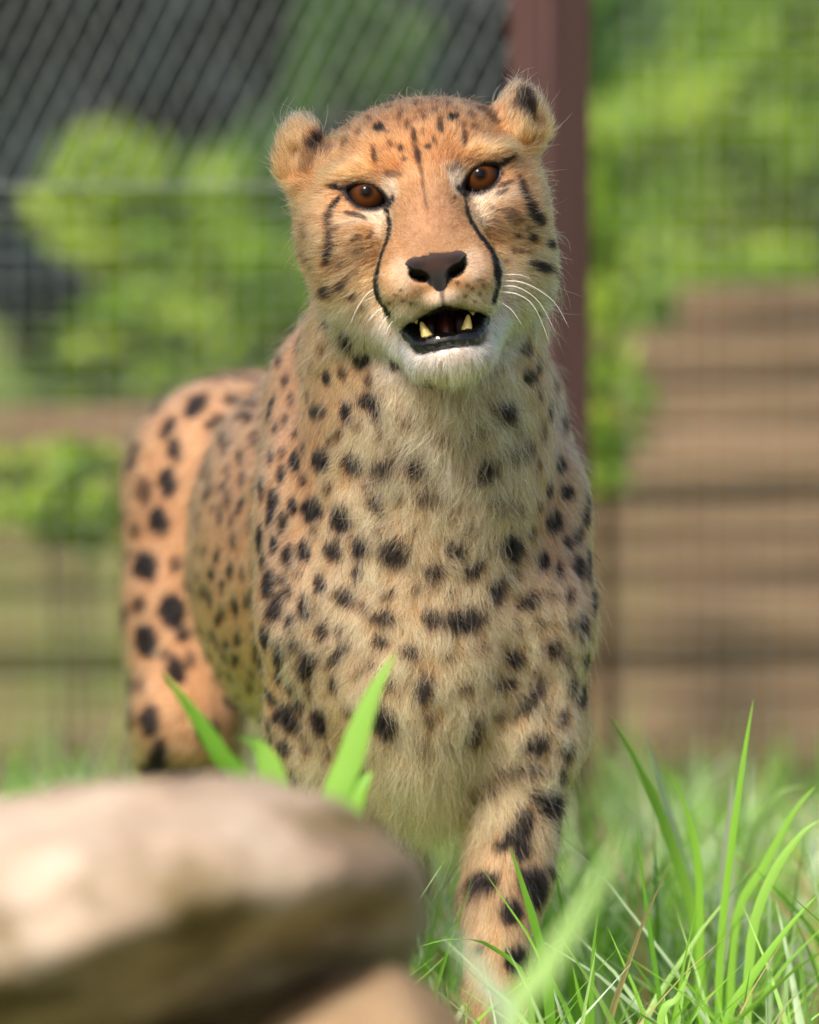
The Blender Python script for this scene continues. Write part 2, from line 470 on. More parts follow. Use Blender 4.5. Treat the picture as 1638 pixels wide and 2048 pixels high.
MARKS = np.array([
(-0.0502,0.0308,0.6516,-0.0008,0.0113,-0.0017,-0.0006,0.0002,0.0013,1),
(-0.0401,0.0192,0.6398,-0.0011,0.0090,-0.0051,-0.0028,0.0014,0.0030,1),
(-0.0317,0.0174,0.6259,-0.0045,0.0055,-0.0016,-0.0014,0.0001,0.0042,1),
(-0.0744,0.1982,0.6250,-0.0013,0.0119,0.0047,-0.0019,0.0011,-0.0034,0.8),
(-0.0898,0.2287,0.6136,-0.0007,0.0124,0.0031,-0.0010,0.0004,-0.0019,1),
(-0.0840,0.1939,0.6010,-0.0014,0.0066,0.0028,-0.0016,0.0008,-0.0027,0.8),
(-0.0943,0.2032,0.5820,-0.0017,0.0003,-0.0060,0.0011,-0.0052,-0.0006,1),
(-0.0542,0.0543,0.6120,-0.0022,0.0046,-0.0009,0.0003,-0.0007,-0.0043,1),
(-0.0439,0.0354,0.6161,-0.0022,0.0036,-0.0016,-0.0009,0.0010,0.0033,0.8),
(-0.0611,0.0719,0.5880,-0.0043,0.0113,-0.0007,-0.0002,0.0002,0.0037,1),
(-0.0413,0.0365,0.5895,0.0007,-0.0022,0.0060,0.0026,-0.0029,-0.0014,1),
(-0.0251,0.0181,0.5980,-0.0066,0.0053,-0.0001,-0.0006,-0.0007,0.0045,1),
(-0.0207,0.0167,0.5914,-0.0023,0.0022,-0.0023,-0.0020,0.0006,0.0025,1),
(-0.0318,0.0283,0.5817,-0.0033,0.0033,-0.0008,-0.0007,-0.0001,0.0026,0.8),
(-0.0461,0.0464,0.5741,-0.0027,0.0039,-0.0008,-0.0005,0.0002,0.0026,0.8),
(-0.0903,0.1733,0.5697,-0.0012,0.0066,0.0014,-0.0010,0.0003,-0.0020,1),
(-0.0769,0.1275,0.5689,-0.0019,0.0081,0.0007,-0.0009,0.0000,-0.0024,0.8),
(-0.0937,0.1509,0.5522,0.0007,-0.0111,-0.0040,0.0013,-0.0007,0.0021,1),
(-0.1034,0.3710,0.5374,-0.0006,0.0119,0.0025,-0.0009,0.0003,-0.0016,1),
(-0.0859,0.1334,0.5555,-0.0019,0.0058,0.0012,-0.0013,0.0001,-0.0022,0.8),
(-0.0766,0.1104,0.5512,-0.0031,0.0079,0.0033,-0.0022,0.0013,-0.0053,1),
(-0.0588,0.0687,0.5554,-0.0059,0.0112,-0.0011,0.0003,-0.0004,-0.0061,1),
(-0.0369,0.0394,0.5551,-0.0039,0.0044,-0.0037,-0.0027,0.0018,0.0049,1),
(-0.0164,0.0249,0.5523,-0.0062,0.0038,-0.0028,-0.0019,0.0000,0.0043,1),
(0.0053,0.0170,0.5546,-0.0066,0.0007,0.0011,0.0007,-0.0017,0.0058,1),
(-0.0864,0.1217,0.5419,0.0014,-0.0046,-0.0037,0.0020,-0.0016,0.0027,1),
(-0.1001,0.1458,0.5320,0.0007,-0.0078,-0.0050,0.0012,-0.0017,0.0029,1),
(-0.0919,0.1226,0.5268,0.0016,-0.0042,-0.0034,0.0019,-0.0019,0.0032,1),
(-0.0010,0.0089,0.5859,-0.0046,0.0016,-0.0006,-0.0007,-0.0008,0.0034,0.8),
(-0.0097,0.0009,0.6231,0.0006,-0.0015,0.0033,0.0023,-0.0009,-0.0008,0.8),
(0.0799,0.0422,0.6134,-0.0047,-0.0102,0.0004,0.0003,0.0000,0.0034,1),
(0.0852,0.0555,0.6191,-0.0017,-0.0057,0.0004,-0.0000,-0.0002,-0.0027,1),
(0.0987,0.2034,0.5980,-0.0017,-0.0096,-0.0023,0.0014,0.0005,-0.0030,0.8),
(0.0615,0.0222,0.5918,-0.0056,-0.0061,0.0029,0.0021,0.0004,0.0049,1),
(0.0929,0.0899,0.5876,-0.0013,-0.0088,0.0012,-0.0001,-0.0007,-0.0053,1),
(0.1049,0.1858,0.5730,-0.0011,-0.0144,-0.0041,0.0013,0.0008,-0.0031,1),
(0.0781,0.0512,0.5647,-0.0040,-0.0071,0.0015,0.0009,0.0005,0.0046,0.8),
(0.0661,0.0363,0.5613,-0.0060,-0.0070,0.0017,0.0008,0.0000,0.0029,1),
(0.0889,0.0736,0.5751,-0.0009,-0.0038,0.0046,0.0011,0.0034,0.0030,0.8),
(0.0512,0.0265,0.5532,-0.0066,-0.0033,-0.0031,-0.0009,-0.0015,0.0035,1),
(0.0452,0.0250,0.5466,-0.0073,-0.0033,-0.0009,-0.0000,-0.0007,0.0028,1),
(0.1017,0.1233,0.5486,-0.0025,-0.0091,-0.0024,0.0017,0.0007,-0.0042,1),
(0.0930,0.0929,0.5344,-0.0020,-0.0062,0.0022,-0.0006,-0.0016,-0.0051,1),
(0.1065,0.1196,0.5297,-0.0036,-0.0070,-0.0013,0.0014,0.0001,-0.0044,1),
(0.1091,0.1810,0.5591,-0.0003,-0.0119,-0.0004,0.0002,0.0000,-0.0008,0.8),
(0.0777,0.0340,0.6323,-0.0030,-0.0068,0.0011,0.0005,0.0004,0.0039,0.8),
(0.0851,0.0670,0.5525,-0.0021,-0.0048,0.0009,0.0004,0.0004,0.0030,0.8),
(-0.0997,0.1422,0.5295,0.0009,-0.0065,-0.0046,0.0014,-0.0020,0.0031,1),
(-0.0918,0.1212,0.5234,0.0013,-0.0050,-0.0065,0.0029,-0.0035,0.0033,1),
(-0.0779,0.1001,0.5223,0.0009,-0.0029,-0.0045,0.0023,-0.0025,0.0020,1),
(-0.0647,0.0792,0.5214,-0.0055,0.0098,-0.0004,-0.0002,-0.0004,-0.0071,1),
(-0.0441,0.0516,0.5167,-0.0054,0.0060,-0.0028,-0.0019,0.0014,0.0066,1),
(-0.0208,0.0316,0.5283,-0.0026,0.0006,0.0054,0.0030,-0.0019,0.0016,1),
(-0.1098,0.3273,0.4944,0.0003,-0.0063,-0.0056,0.0007,-0.0019,0.0022,1),
(-0.0844,0.1047,0.5096,0.0007,-0.0028,-0.0054,0.0023,-0.0027,0.0017,1),
(-0.1010,0.1341,0.4961,0.0008,-0.0043,-0.0070,0.0019,-0.0052,0.0034,1),
(-0.0906,0.1086,0.4953,0.0011,-0.0045,-0.0048,0.0022,-0.0025,0.0028,1),
(-0.0701,0.0805,0.4931,0.0014,-0.0033,-0.0058,0.0035,-0.0030,0.0026,1),
(-0.0815,0.0918,0.4881,0.0007,-0.0035,-0.0060,0.0027,-0.0026,0.0018,1),
(-0.0503,0.0589,0.4945,-0.0051,0.0051,-0.0008,0.0004,-0.0006,-0.0057,1),
(-0.0316,0.0427,0.4975,0.0022,-0.0019,0.0056,0.0042,-0.0027,-0.0025,1),
(-0.0094,0.0319,0.4953,-0.0075,0.0021,0.0017,0.0011,-0.0010,0.0061,1),
(-0.0337,0.0443,0.4795,-0.0001,-0.0002,-0.0054,0.0030,-0.0021,0.0000,1),
(-0.1099,0.3161,0.4615,-0.0002,0.0018,-0.0060,0.0008,-0.0035,-0.0011,1),
(-0.0943,0.1021,0.4685,0.0022,-0.0065,-0.0062,0.0032,-0.0037,0.0050,1),
(-0.0595,0.0653,0.4716,0.0003,-0.0011,-0.0060,0.0037,-0.0031,0.0007,1),
(-0.0811,0.0831,0.4643,0.0008,-0.0018,-0.0037,0.0023,-0.0021,0.0015,1),
(-0.1113,0.3275,0.4402,0.0003,-0.0048,0.0078,0.0008,-0.0021,-0.0013,1),
(-0.0428,0.0504,0.4641,-0.0056,0.0049,0.0016,0.0009,-0.0005,0.0049,1),
(-0.0880,0.0887,0.4533,0.0000,-0.0008,-0.0081,0.0028,-0.0033,0.0003,1),
(-0.0704,0.0725,0.4540,-0.0001,-0.0001,-0.0078,0.0034,-0.0027,-0.0000,1),
(-0.0144,0.0336,0.4669,-0.0047,0.0017,-0.0002,0.0000,-0.0002,-0.0030,0.8),
(-0.0168,0.0335,0.4501,-0.0087,0.0034,-0.0003,0.0001,-0.0002,-0.0040,1),
(-0.0975,0.1083,0.4314,-0.0021,0.0083,-0.0056,-0.0020,0.0026,0.0046,1),
(-0.0578,0.0637,0.4392,0.0009,-0.0013,0.0054,0.0033,-0.0025,-0.0012,1),
(-0.0449,0.0525,0.4409,-0.0034,0.0031,-0.0006,-0.0003,0.0001,0.0027,1),
(-0.0770,0.0807,0.4302,0.0007,-0.0021,0.0044,0.0023,-0.0016,-0.0011,1),
(-0.0871,0.0948,0.4220,0.0008,-0.0059,0.0088,0.0027,-0.0025,-0.0019,1),
(-0.0188,0.0342,0.4338,-0.0039,0.0019,-0.0011,-0.0010,0.0004,0.0039,1),
(0.0003,0.0289,0.4275,-0.0050,0.0006,-0.0006,-0.0006,-0.0001,0.0047,1),
(0.0127,0.0216,0.5324,-0.0080,0.0003,-0.0000,-0.0000,-0.0008,0.0037,1),
(0.0591,0.0382,0.5275,-0.0061,-0.0051,0.0007,0.0006,-0.0003,0.0030,1),
(0.0711,0.0511,0.5235,-0.0033,-0.0044,0.0013,0.0010,0.0002,0.0032,0.8),
(0.0965,0.0964,0.5113,-0.0035,-0.0066,-0.0032,0.0023,0.0016,-0.0059,1),
(0.0863,0.0766,0.5240,-0.0023,-0.0055,0.0010,0.0004,0.0003,0.0026,0.8),
(0.1133,0.1180,0.5004,-0.0028,-0.0078,-0.0037,0.0013,0.0009,-0.0030,1),
(0.1069,0.1045,0.4963,-0.0030,-0.0048,-0.0006,0.0010,-0.0002,-0.0029,1),
(0.1188,0.1349,0.5111,-0.0011,-0.0048,-0.0041,0.0014,0.0026,-0.0035,1),
(0.1204,0.1462,0.5209,-0.0008,-0.0063,-0.0033,0.0008,0.0015,-0.0031,1),
(0.0319,0.0314,0.4984,-0.0060,-0.0020,0.0009,0.0009,-0.0007,0.0047,1),
(0.0674,0.0549,0.4965,-0.0056,-0.0065,0.0020,0.0018,0.0004,0.0061,1),
(0.0586,0.0469,0.4948,-0.0029,-0.0027,0.0013,0.0010,0.0002,0.0028,0.8),
(0.0171,0.0304,0.4820,-0.0060,-0.0008,0.0003,0.0002,-0.0001,0.0051,1),
(0.0430,0.0382,0.4844,0.0009,-0.0003,0.0060,0.0047,0.0026,-0.0006,1),
(0.0894,0.0782,0.4855,-0.0014,-0.0031,-0.0047,0.0031,0.0022,-0.0024,1),
(0.1001,0.0840,0.4769,-0.0005,-0.0032,-0.0051,0.0024,0.0016,-0.0012,1),
(0.1144,0.1038,0.4790,-0.0007,-0.0059,-0.0058,0.0033,0.0031,-0.0036,1),
(0.1202,0.1271,0.4854,-0.0008,-0.0068,-0.0029,0.0008,0.0012,-0.0029,1),
(0.1207,0.1199,0.4777,-0.0006,-0.0112,-0.0062,0.0010,0.0014,-0.0027,1),
(0.0579,0.0492,0.4679,-0.0036,-0.0031,-0.0084,0.0035,0.0028,-0.0025,1),
(0.0794,0.0644,0.4592,-0.0057,-0.0037,-0.0018,-0.0011,-0.0003,0.0040,1),
(0.1065,0.0828,0.4606,-0.0008,-0.0023,-0.0044,0.0027,0.0019,-0.0015,1),
(0.1245,0.1108,0.4558,-0.0006,-0.0071,-0.0048,0.0009,0.0020,-0.0031,1),
(0.0148,0.0290,0.4505,-0.0048,-0.0004,0.0017,-0.0016,-0.0004,-0.0047,1),
(0.0376,0.0355,0.4495,-0.0114,-0.0056,-0.0009,-0.0004,-0.0001,0.0061,1),
(0.1152,0.0897,0.4413,-0.0006,-0.0016,0.0079,0.0031,0.0039,0.0010,1),
(0.0969,0.0760,0.4255,0.0035,0.0013,0.0049,0.0032,0.0024,-0.0029,1),
(-0.0685,0.0790,0.4157,0.0007,-0.0049,0.0095,0.0034,-0.0023,-0.0015,1),
(-0.0479,0.0574,0.4235,0.0057,-0.0076,0.0083,0.0016,-0.0013,-0.0023,1),
(-0.1095,0.3582,0.3984,0.0004,-0.0107,0.0081,0.0010,-0.0009,-0.0013,1),
(-0.0960,0.1356,0.3907,0.0032,-0.0202,-0.0051,0.0001,-0.0006,0.0023,1),
(-0.0794,0.0993,0.3987,-0.0016,0.0037,-0.0030,-0.0018,0.0009,0.0021,1),
(-0.0497,0.0647,0.4035,0.0013,-0.0029,0.0038,0.0020,-0.0017,-0.0020,1),
(-0.0659,0.0860,0.3966,-0.0019,0.0031,-0.0020,-0.0015,0.0004,0.0021,1),
(-0.0732,0.0990,0.3857,0.0010,-0.0026,0.0040,0.0022,-0.0015,-0.0015,1),
(-0.0792,0.1078,0.3759,-0.0007,-0.0014,0.0075,0.0047,-0.0045,-0.0004,1),
(-0.0595,0.0903,0.3770,0.0010,-0.0050,0.0074,0.0045,-0.0029,-0.0025,1),
(-0.0949,0.1344,0.3674,0.0028,-0.0072,-0.0050,0.0003,-0.0022,0.0034,1),
(-0.0945,0.1405,0.3570,-0.0006,0.0073,-0.0028,-0.0005,0.0006,0.0017,1),
(-0.0849,0.1217,0.3542,-0.0033,0.0056,-0.0026,-0.0021,0.0005,0.0039,1),
(-0.0679,0.1060,0.3559,0.0009,-0.0024,0.0042,0.0026,-0.0011,-0.0012,0.8),
(-0.0775,0.1270,0.3347,-0.0021,0.0060,-0.0038,-0.0023,0.0008,0.0026,1),
(-0.0162,0.0445,0.3794,0.0005,-0.0044,0.0092,0.0069,-0.0028,-0.0017,1),
(-0.0313,0.0851,0.3451,-0.0039,0.0095,-0.0030,-0.0027,-0.0003,0.0028,1),
(0.0097,0.0314,0.4027,-0.0000,-0.0015,0.0076,0.0044,0.0001,0.0000,1),
(-0.0256,0.0388,0.4188,0.0013,-0.0012,0.0031,0.0024,-0.0013,-0.0015,0.8),
(0.0686,0.0599,0.4212,-0.0061,-0.0045,0.0009,0.0007,-0.0002,0.0041,1),
(0.1186,0.1037,0.4154,-0.0009,-0.0059,0.0056,0.0014,0.0023,0.0027,1),
(0.0628,0.0590,0.4033,-0.0068,-0.0056,0.0010,0.0008,-0.0003,0.0037,1),
(0.0799,0.0698,0.3911,-0.0075,-0.0033,-0.0102,0.0024,0.0007,-0.0020,1),
(0.1095,0.0904,0.4009,-0.0026,-0.0034,-0.0051,0.0018,0.0021,-0.0023,1),
(0.1158,0.1005,0.3911,-0.0023,-0.0071,-0.0036,0.0009,0.0013,-0.0032,1),
(0.1183,0.1089,0.3922,-0.0004,-0.0034,-0.0054,0.0010,0.0041,-0.0027,1),
(0.1025,0.0799,0.3764,-0.0026,-0.0024,-0.0045,0.0019,0.0013,-0.0018,1),
(0.0426,0.0547,0.3726,0.0005,-0.0048,0.0091,0.0043,0.0026,0.0011,0.9),
(0.0128,0.0378,0.3818,-0.0002,-0.0018,0.0042,0.0030,0.0002,0.0002,0.8),
(0.0101,0.0479,0.3621,-0.0000,-0.0035,0.0051,0.0027,0.0000,0.0001,0.8),
(0.0847,0.0708,0.3617,-0.0081,-0.0019,-0.0034,-0.0017,-0.0008,0.0046,1),
(0.0780,0.0720,0.3431,-0.0136,-0.0018,0.0002,0.0001,-0.0004,0.0031,1),
(0.1057,0.0840,0.3545,0.0016,-0.0000,0.0066,0.0024,0.0027,-0.0006,1),
(0.1006,0.0843,0.3394,-0.0026,-0.0047,0.0043,0.0017,0.0013,0.0025,1),
(0.0533,0.0765,0.3317,-0.0087,0.0050,-0.0014,0.0006,-0.0002,-0.0044,1),
(0.0954,0.0799,0.3201,-0.0061,-0.0065,0.0044,-0.0021,-0.0028,-0.0069,1),
(0.0903,0.0758,0.3250,-0.0069,-0.0050,0.0005,0.0000,-0.0005,-0.0040,1),
(0.0769,0.0668,0.3066,-0.0018,-0.0024,-0.0091,0.0050,0.0008,-0.0012,1),
(0.0681,0.0632,0.2947,-0.0093,0.0002,-0.0017,0.0006,-0.0010,-0.0032,1),
(0.0755,0.0626,0.2914,-0.0002,-0.0021,-0.0066,0.0044,0.0008,-0.0004,1),
(0.0715,0.0646,0.3000,-0.0058,-0.0012,-0.0033,0.0025,-0.0010,-0.0040,1),
(0.0481,0.0652,0.2665,-0.0087,0.0093,-0.0031,0.0003,-0.0020,-0.0068,1),
(0.0854,0.0631,0.2654,-0.0052,-0.0063,0.0099,0.0053,0.0048,0.0058,1),
(0.0683,0.0539,0.2502,-0.0001,-0.0011,-0.0074,0.0061,0.0010,-0.0002,1),
(0.0724,0.0516,0.2165,-0.0034,-0.0024,0.0066,0.0051,0.0030,0.0038,1),
(0.0951,0.0772,0.2736,-0.0010,-0.0050,0.0031,-0.0007,-0.0017,-0.0030,1),
(0.0474,0.0528,0.2245,-0.0027,0.0025,-0.0004,0.0000,-0.0004,-0.0027,0.8),
(0.0986,0.0872,0.3006,-0.0009,-0.0050,0.0041,0.0009,0.0023,0.0030,0.8),
(0.0731,0.0519,0.1762,-0.0069,-0.0107,0.0017,-0.0003,-0.0005,-0.0040,1),
(-0.1356,0.8007,0.5684,-0.0174,0.0063,-0.0002,-0.0022,-0.0060,-0.0008,0.7),
(-0.1627,0.7626,0.5509,-0.0016,-0.0097,-0.0056,0.0073,-0.0021,0.0016,1),
(-0.1849,0.7572,0.5332,-0.0020,-0.0056,-0.0074,0.0046,-0.0034,0.0013,1),
(-0.1790,0.7392,0.5175,0.0008,-0.0052,-0.0071,0.0043,-0.0022,0.0021,1),
(-0.1841,0.7299,0.4921,0.0022,-0.0054,-0.0082,0.0055,-0.0030,0.0034,1),
(-0.2034,0.7473,0.4851,0.0025,-0.0069,-0.0075,0.0041,-0.0038,0.0049,0.6),
(-0.1905,0.7253,0.4645,0.0043,-0.0059,-0.0058,0.0046,-0.0024,0.0058,1),
(-0.2100,0.7465,0.4544,-0.0036,0.0077,0.0002,-0.0006,-0.0002,-0.0045,0.6),
(-0.2019,0.7225,0.4291,-0.0058,0.0105,0.0055,-0.0043,0.0011,-0.0067,1),
(-0.2174,0.7608,0.4303,-0.0025,0.0151,-0.0069,0.0000,-0.0013,-0.0028,0.8),
(-0.1781,0.7035,0.4326,0.0016,-0.0029,-0.0047,0.0036,-0.0016,0.0022,0.7),
(-0.2055,0.7137,0.4000,-0.0047,0.0058,0.0007,-0.0010,-0.0002,-0.0052,0.8),
(-0.1797,0.6943,0.3979,0.0021,-0.0031,-0.0097,0.0082,-0.0031,0.0028,1),
(-0.2002,0.7008,0.3732,0.0033,-0.0054,-0.0082,0.0058,-0.0043,0.0052,1),
(-0.1720,0.6874,0.3798,0.0002,-0.0010,-0.0052,0.0038,-0.0010,0.0003,1),
(-0.2174,0.7344,0.3886,-0.0001,-0.0001,-0.0077,0.0014,-0.0049,0.0000,1),
(-0.1849,0.6879,0.3649,0.0007,-0.0020,-0.0047,0.0034,-0.0013,0.0010,0.7),
(-0.1775,0.6810,0.3526,0.0004,-0.0030,-0.0081,0.0053,-0.0010,0.0007,1),
(-0.1976,0.6770,0.3156,-0.0006,0.0002,-0.0091,0.0055,-0.0055,-0.0005,1),
(-0.2038,0.6940,0.3402,-0.0027,0.0052,0.0020,-0.0017,0.0006,-0.0039,0.6),
(-0.2111,0.7123,0.3405,0.0005,-0.0035,-0.0063,0.0013,-0.0040,0.0023,1),
(-0.1916,0.6870,0.2848,0.0024,-0.0142,0.0109,0.0054,-0.0015,-0.0032,1),
(-0.1705,0.6919,0.2732,-0.0107,-0.0003,0.0000,0.0001,-0.0050,0.0044,1),
(-0.1662,0.6821,0.3616,0.0001,-0.0011,-0.0052,0.0030,-0.0002,0.0001,0.6),
(-0.1358,0.5094,0.5383,-0.0015,0.0194,0.0020,-0.0015,0.0001,-0.0023,0.9),
(-0.1195,0.5022,0.5568,-0.0051,0.0216,-0.0003,-0.0021,-0.0005,-0.0022,0.9),
(-0.1471,0.7365,0.5384,-0.0071,0.0040,-0.0002,-0.0023,-0.0044,-0.0048,0.85),
(-0.1164,0.5294,0.5640,-0.0051,0.0248,-0.0012,-0.0013,-0.0003,-0.0011,0.9),
(-0.1361,0.7554,0.5541,0.0029,-0.0059,-0.0026,0.0046,0.0015,0.0017,0.85),
(-0.1215,0.4275,0.5314,-0.0011,0.0120,0.0035,-0.0017,0.0005,-0.0023,0.9),
(-0.1486,0.4457,0.4340,-0.0014,0.0081,-0.0032,-0.0007,0.0016,0.0043,0.8),
(-0.1416,0.4156,0.4489,-0.0022,0.0076,-0.0012,0.0003,-0.0006,-0.0043,0.95),
(-0.1272,0.3707,0.4562,-0.0018,0.0052,0.0001,-0.0002,0.0000,-0.0050,0.95),
(-0.1330,0.3890,0.4425,-0.0011,0.0041,-0.0032,-0.0009,0.0021,0.0031,0.95),
(-0.1297,0.4065,0.5028,0.0007,-0.0094,-0.0054,0.0013,-0.0013,0.0024,0.9),
(-0.1190,0.3950,0.5195,-0.0010,0.0096,0.0038,-0.0015,0.0008,-0.0024,0.9),
(-0.1354,0.4136,0.4918,0.0007,-0.0075,-0.0055,0.0012,-0.0018,0.0026,0.9),
(-0.1590,0.6835,0.3821,-0.0003,-0.0000,-0.0038,0.0031,-0.0016,-0.0002,0.95),
(-0.1373,0.4135,0.4172,-0.0014,0.0072,-0.0037,-0.0012,0.0013,0.0030,0.9),
(-0.1455,0.4628,0.4003,-0.0009,0.0084,-0.0027,-0.0007,0.0005,0.0018,0.9),
(-0.1371,0.4743,0.3743,-0.0011,0.0154,-0.0039,-0.0010,0.0004,0.0017,0.8),
(-0.1250,0.4098,0.3874,-0.0012,0.0096,-0.0045,-0.0015,0.0009,0.0023,0.9),
(-0.1348,0.6860,0.3288,-0.0044,-0.0046,0.0003,0.0001,-0.0005,-0.0045,0.9),
(-0.1144,0.4184,0.3673,-0.0015,0.0120,-0.0045,-0.0020,0.0005,0.0020,0.8),
(-0.1461,0.6805,0.3469,0.0000,-0.0002,-0.0034,0.0026,0.0004,0.0000,0.9),
(-0.1173,0.5051,0.3407,-0.0005,0.0129,-0.0019,-0.0006,0.0001,0.0005,0.8),
(-0.1225,0.3815,0.4060,-0.0015,0.0076,-0.0039,-0.0015,0.0011,0.0028,0.9),
(-0.1460,0.4886,0.5118,-0.0008,0.0123,0.0031,-0.0010,0.0005,-0.0022,0.85),
(-0.1531,0.4791,0.4795,-0.0007,0.0078,0.0036,-0.0007,0.0014,-0.0030,0.85),
(-0.1250,0.3697,0.4772,0.0009,-0.0048,-0.0038,0.0012,-0.0021,0.0030,0.9),
(-0.1136,0.3407,0.4902,0.0005,-0.0057,-0.0049,0.0010,-0.0018,0.0022,0.9),
(-0.1155,0.3417,0.4365,0.0009,-0.0048,0.0046,0.0013,-0.0022,-0.0025,0.9),
(-0.1316,0.4149,0.3975,-0.0012,0.0071,-0.0031,-0.0012,0.0007,0.0021,0.9),
(-0.0552,0.0589,0.6300,-0.0017,0.0049,0.0002,-0.0003,0.0001,-0.0030,0.8),
(-0.0604,0.0709,0.6175,-0.0016,0.0050,0.0001,-0.0002,-0.0000,-0.0027,0.8),
(-0.0705,0.1174,0.6115,-0.0004,0.0058,0.0013,-0.0002,0.0006,-0.0026,0.8),
(-0.0675,0.0927,0.5976,-0.0011,0.0051,-0.0003,0.0000,-0.0002,-0.0027,0.8),
(-0.0806,0.1729,0.5894,-0.0014,0.0066,0.0028,-0.0016,0.0008,-0.0027,0.8),
(-0.0839,0.1639,0.5762,-0.0013,0.0072,0.0022,-0.0014,0.0004,-0.0022,0.8),
(-0.0710,0.1008,0.5614,-0.0014,0.0051,0.0001,-0.0002,-0.0000,-0.0027,0.8),
(-0.0519,0.0558,0.5695,-0.0024,0.0039,-0.0007,-0.0004,0.0002,0.0027,0.8),
(-0.0264,0.0155,0.6122,-0.0020,0.0023,-0.0024,-0.0018,0.0009,0.0024,0.8),
(-0.0164,0.0188,0.5752,-0.0028,0.0019,-0.0011,-0.0011,-0.0002,0.0025,0.8),
(-0.0064,0.0171,0.5653,-0.0028,0.0013,-0.0011,-0.0012,-0.0003,0.0025,0.8),
(0.0204,0.0107,0.5724,-0.0029,-0.0004,0.0007,0.0008,-0.0008,0.0026,0.8),
(0.0371,0.0151,0.5688,-0.0017,-0.0013,0.0021,0.0020,0.0001,0.0017,0.8),
(0.0471,0.0162,0.5787,-0.0022,-0.0017,0.0017,0.0016,0.0001,0.0021,0.8),
(0.0708,0.0369,0.5774,-0.0022,-0.0033,0.0012,0.0009,0.0003,0.0025,0.8),
(0.0863,0.0603,0.5996,-0.0017,-0.0049,0.0007,0.0003,0.0003,0.0026,0.8),
(0.1037,0.1721,0.5688,-0.0009,-0.0083,-0.0023,0.0011,0.0004,-0.0020,0.8),
(-0.0710,0.0944,0.5397,-0.0023,0.0047,0.0003,-0.0004,-0.0000,-0.0034,0.8),
(-0.0536,0.0612,0.5370,-0.0024,0.0034,-0.0008,-0.0005,0.0004,0.0030,0.8),
(-0.0282,0.0346,0.5389,-0.0026,0.0019,-0.0009,-0.0008,0.0002,0.0026,0.8),
(-0.0064,0.0250,0.5312,-0.0021,0.0009,-0.0018,-0.0017,0.0001,0.0021,0.8),
(0.0271,0.0250,0.5211,-0.0029,-0.0007,0.0008,0.0008,-0.0004,0.0026,0.8),
(0.0406,0.0317,0.5105,-0.0028,-0.0015,0.0010,0.0010,-0.0002,0.0025,0.8),
(0.0815,0.0713,0.5057,-0.0027,-0.0044,0.0010,0.0005,0.0004,0.0033,0.8),
(0.0037,0.0266,0.5109,0.0012,-0.0006,0.0025,0.0024,-0.0001,-0.0011,0.8),
(-0.0935,0.1195,0.5106,-0.0022,0.0045,0.0015,-0.0011,0.0007,-0.0037,1),
(-0.0987,0.1207,0.4831,-0.0012,0.0054,0.0030,-0.0011,0.0017,-0.0035,1),
(-0.0742,0.0794,0.4762,0.0015,-0.0022,-0.0025,0.0019,-0.0012,0.0022,0.8),
(-0.0845,0.0892,0.4720,-0.0022,0.0030,0.0010,-0.0010,0.0002,-0.0028,1),
(-0.0623,0.0739,0.5072,-0.0024,0.0032,-0.0001,-0.0002,-0.0002,-0.0030,0.8),
(-0.0198,0.0341,0.5103,-0.0024,0.0014,-0.0012,-0.0011,0.0002,0.0024,0.8),
(0.0037,0.0300,0.4702,-0.0030,0.0002,-0.0001,0.0000,-0.0001,-0.0027,0.8),
(0.0272,0.0323,0.4667,-0.0030,-0.0008,0.0002,-0.0001,-0.0002,-0.0027,0.8),
(0.0712,0.0605,0.4778,-0.0027,-0.0024,0.0004,-0.0002,-0.0003,-0.0030,0.8),
(0.0934,0.0736,0.4631,-0.0005,-0.0014,-0.0035,0.0023,0.0014,-0.0009,0.8),
(0.0883,0.0689,0.4432,-0.0009,-0.0008,0.0033,0.0026,0.0013,0.0010,0.8),
(0.0713,0.0593,0.4423,-0.0030,-0.0020,0.0009,0.0007,0.0003,0.0029,0.8),
(0.1054,0.0799,0.4422,-0.0004,-0.0006,0.0041,0.0024,0.0018,0.0005,1),
(-0.0299,0.0405,0.4559,-0.0030,0.0019,-0.0005,0.0003,-0.0003,-0.0030,0.8),
(-0.0605,0.0649,0.4554,-0.0005,0.0004,-0.0033,0.0023,-0.0018,-0.0006,0.8),
(-0.0793,0.0799,0.4456,0.0004,-0.0005,0.0041,0.0024,-0.0020,-0.0005,1),
(-0.0932,0.0953,0.4493,-0.0022,0.0033,-0.0022,0.0011,-0.0016,-0.0035,1),
(-0.1053,0.3632,0.3879,0.0010,-0.0106,0.0056,0.0017,-0.0009,-0.0020,1),
(-0.0883,0.1076,0.4054,-0.0017,0.0055,-0.0036,-0.0018,0.0012,0.0026,1),
(-0.0744,0.0859,0.4126,0.0014,-0.0029,0.0031,0.0020,-0.0010,-0.0018,0.8),
(-0.0606,0.0695,0.4227,-0.0016,0.0022,-0.0025,-0.0018,0.0009,0.0020,0.8),
(-0.0334,0.0454,0.4114,-0.0024,0.0021,-0.0017,-0.0013,0.0006,0.0026,0.8),
(-0.0131,0.0347,0.4057,0.0013,-0.0010,0.0032,0.0027,-0.0007,-0.0014,0.8),
(0.0272,0.0315,0.4263,-0.0028,-0.0009,0.0013,0.0012,0.0003,0.0028,0.8),
(0.0475,0.0418,0.4287,-0.0030,-0.0023,0.0009,0.0007,0.0003,0.0029,0.8),
(0.0374,0.0394,0.4019,-0.0021,-0.0018,0.0027,0.0022,0.0007,0.0022,0.8),
(0.0850,0.0714,0.4123,-0.0012,-0.0012,0.0032,0.0025,0.0011,0.0014,0.8),
(0.1056,0.0840,0.4179,-0.0009,-0.0018,0.0040,0.0023,0.0018,0.0013,1),
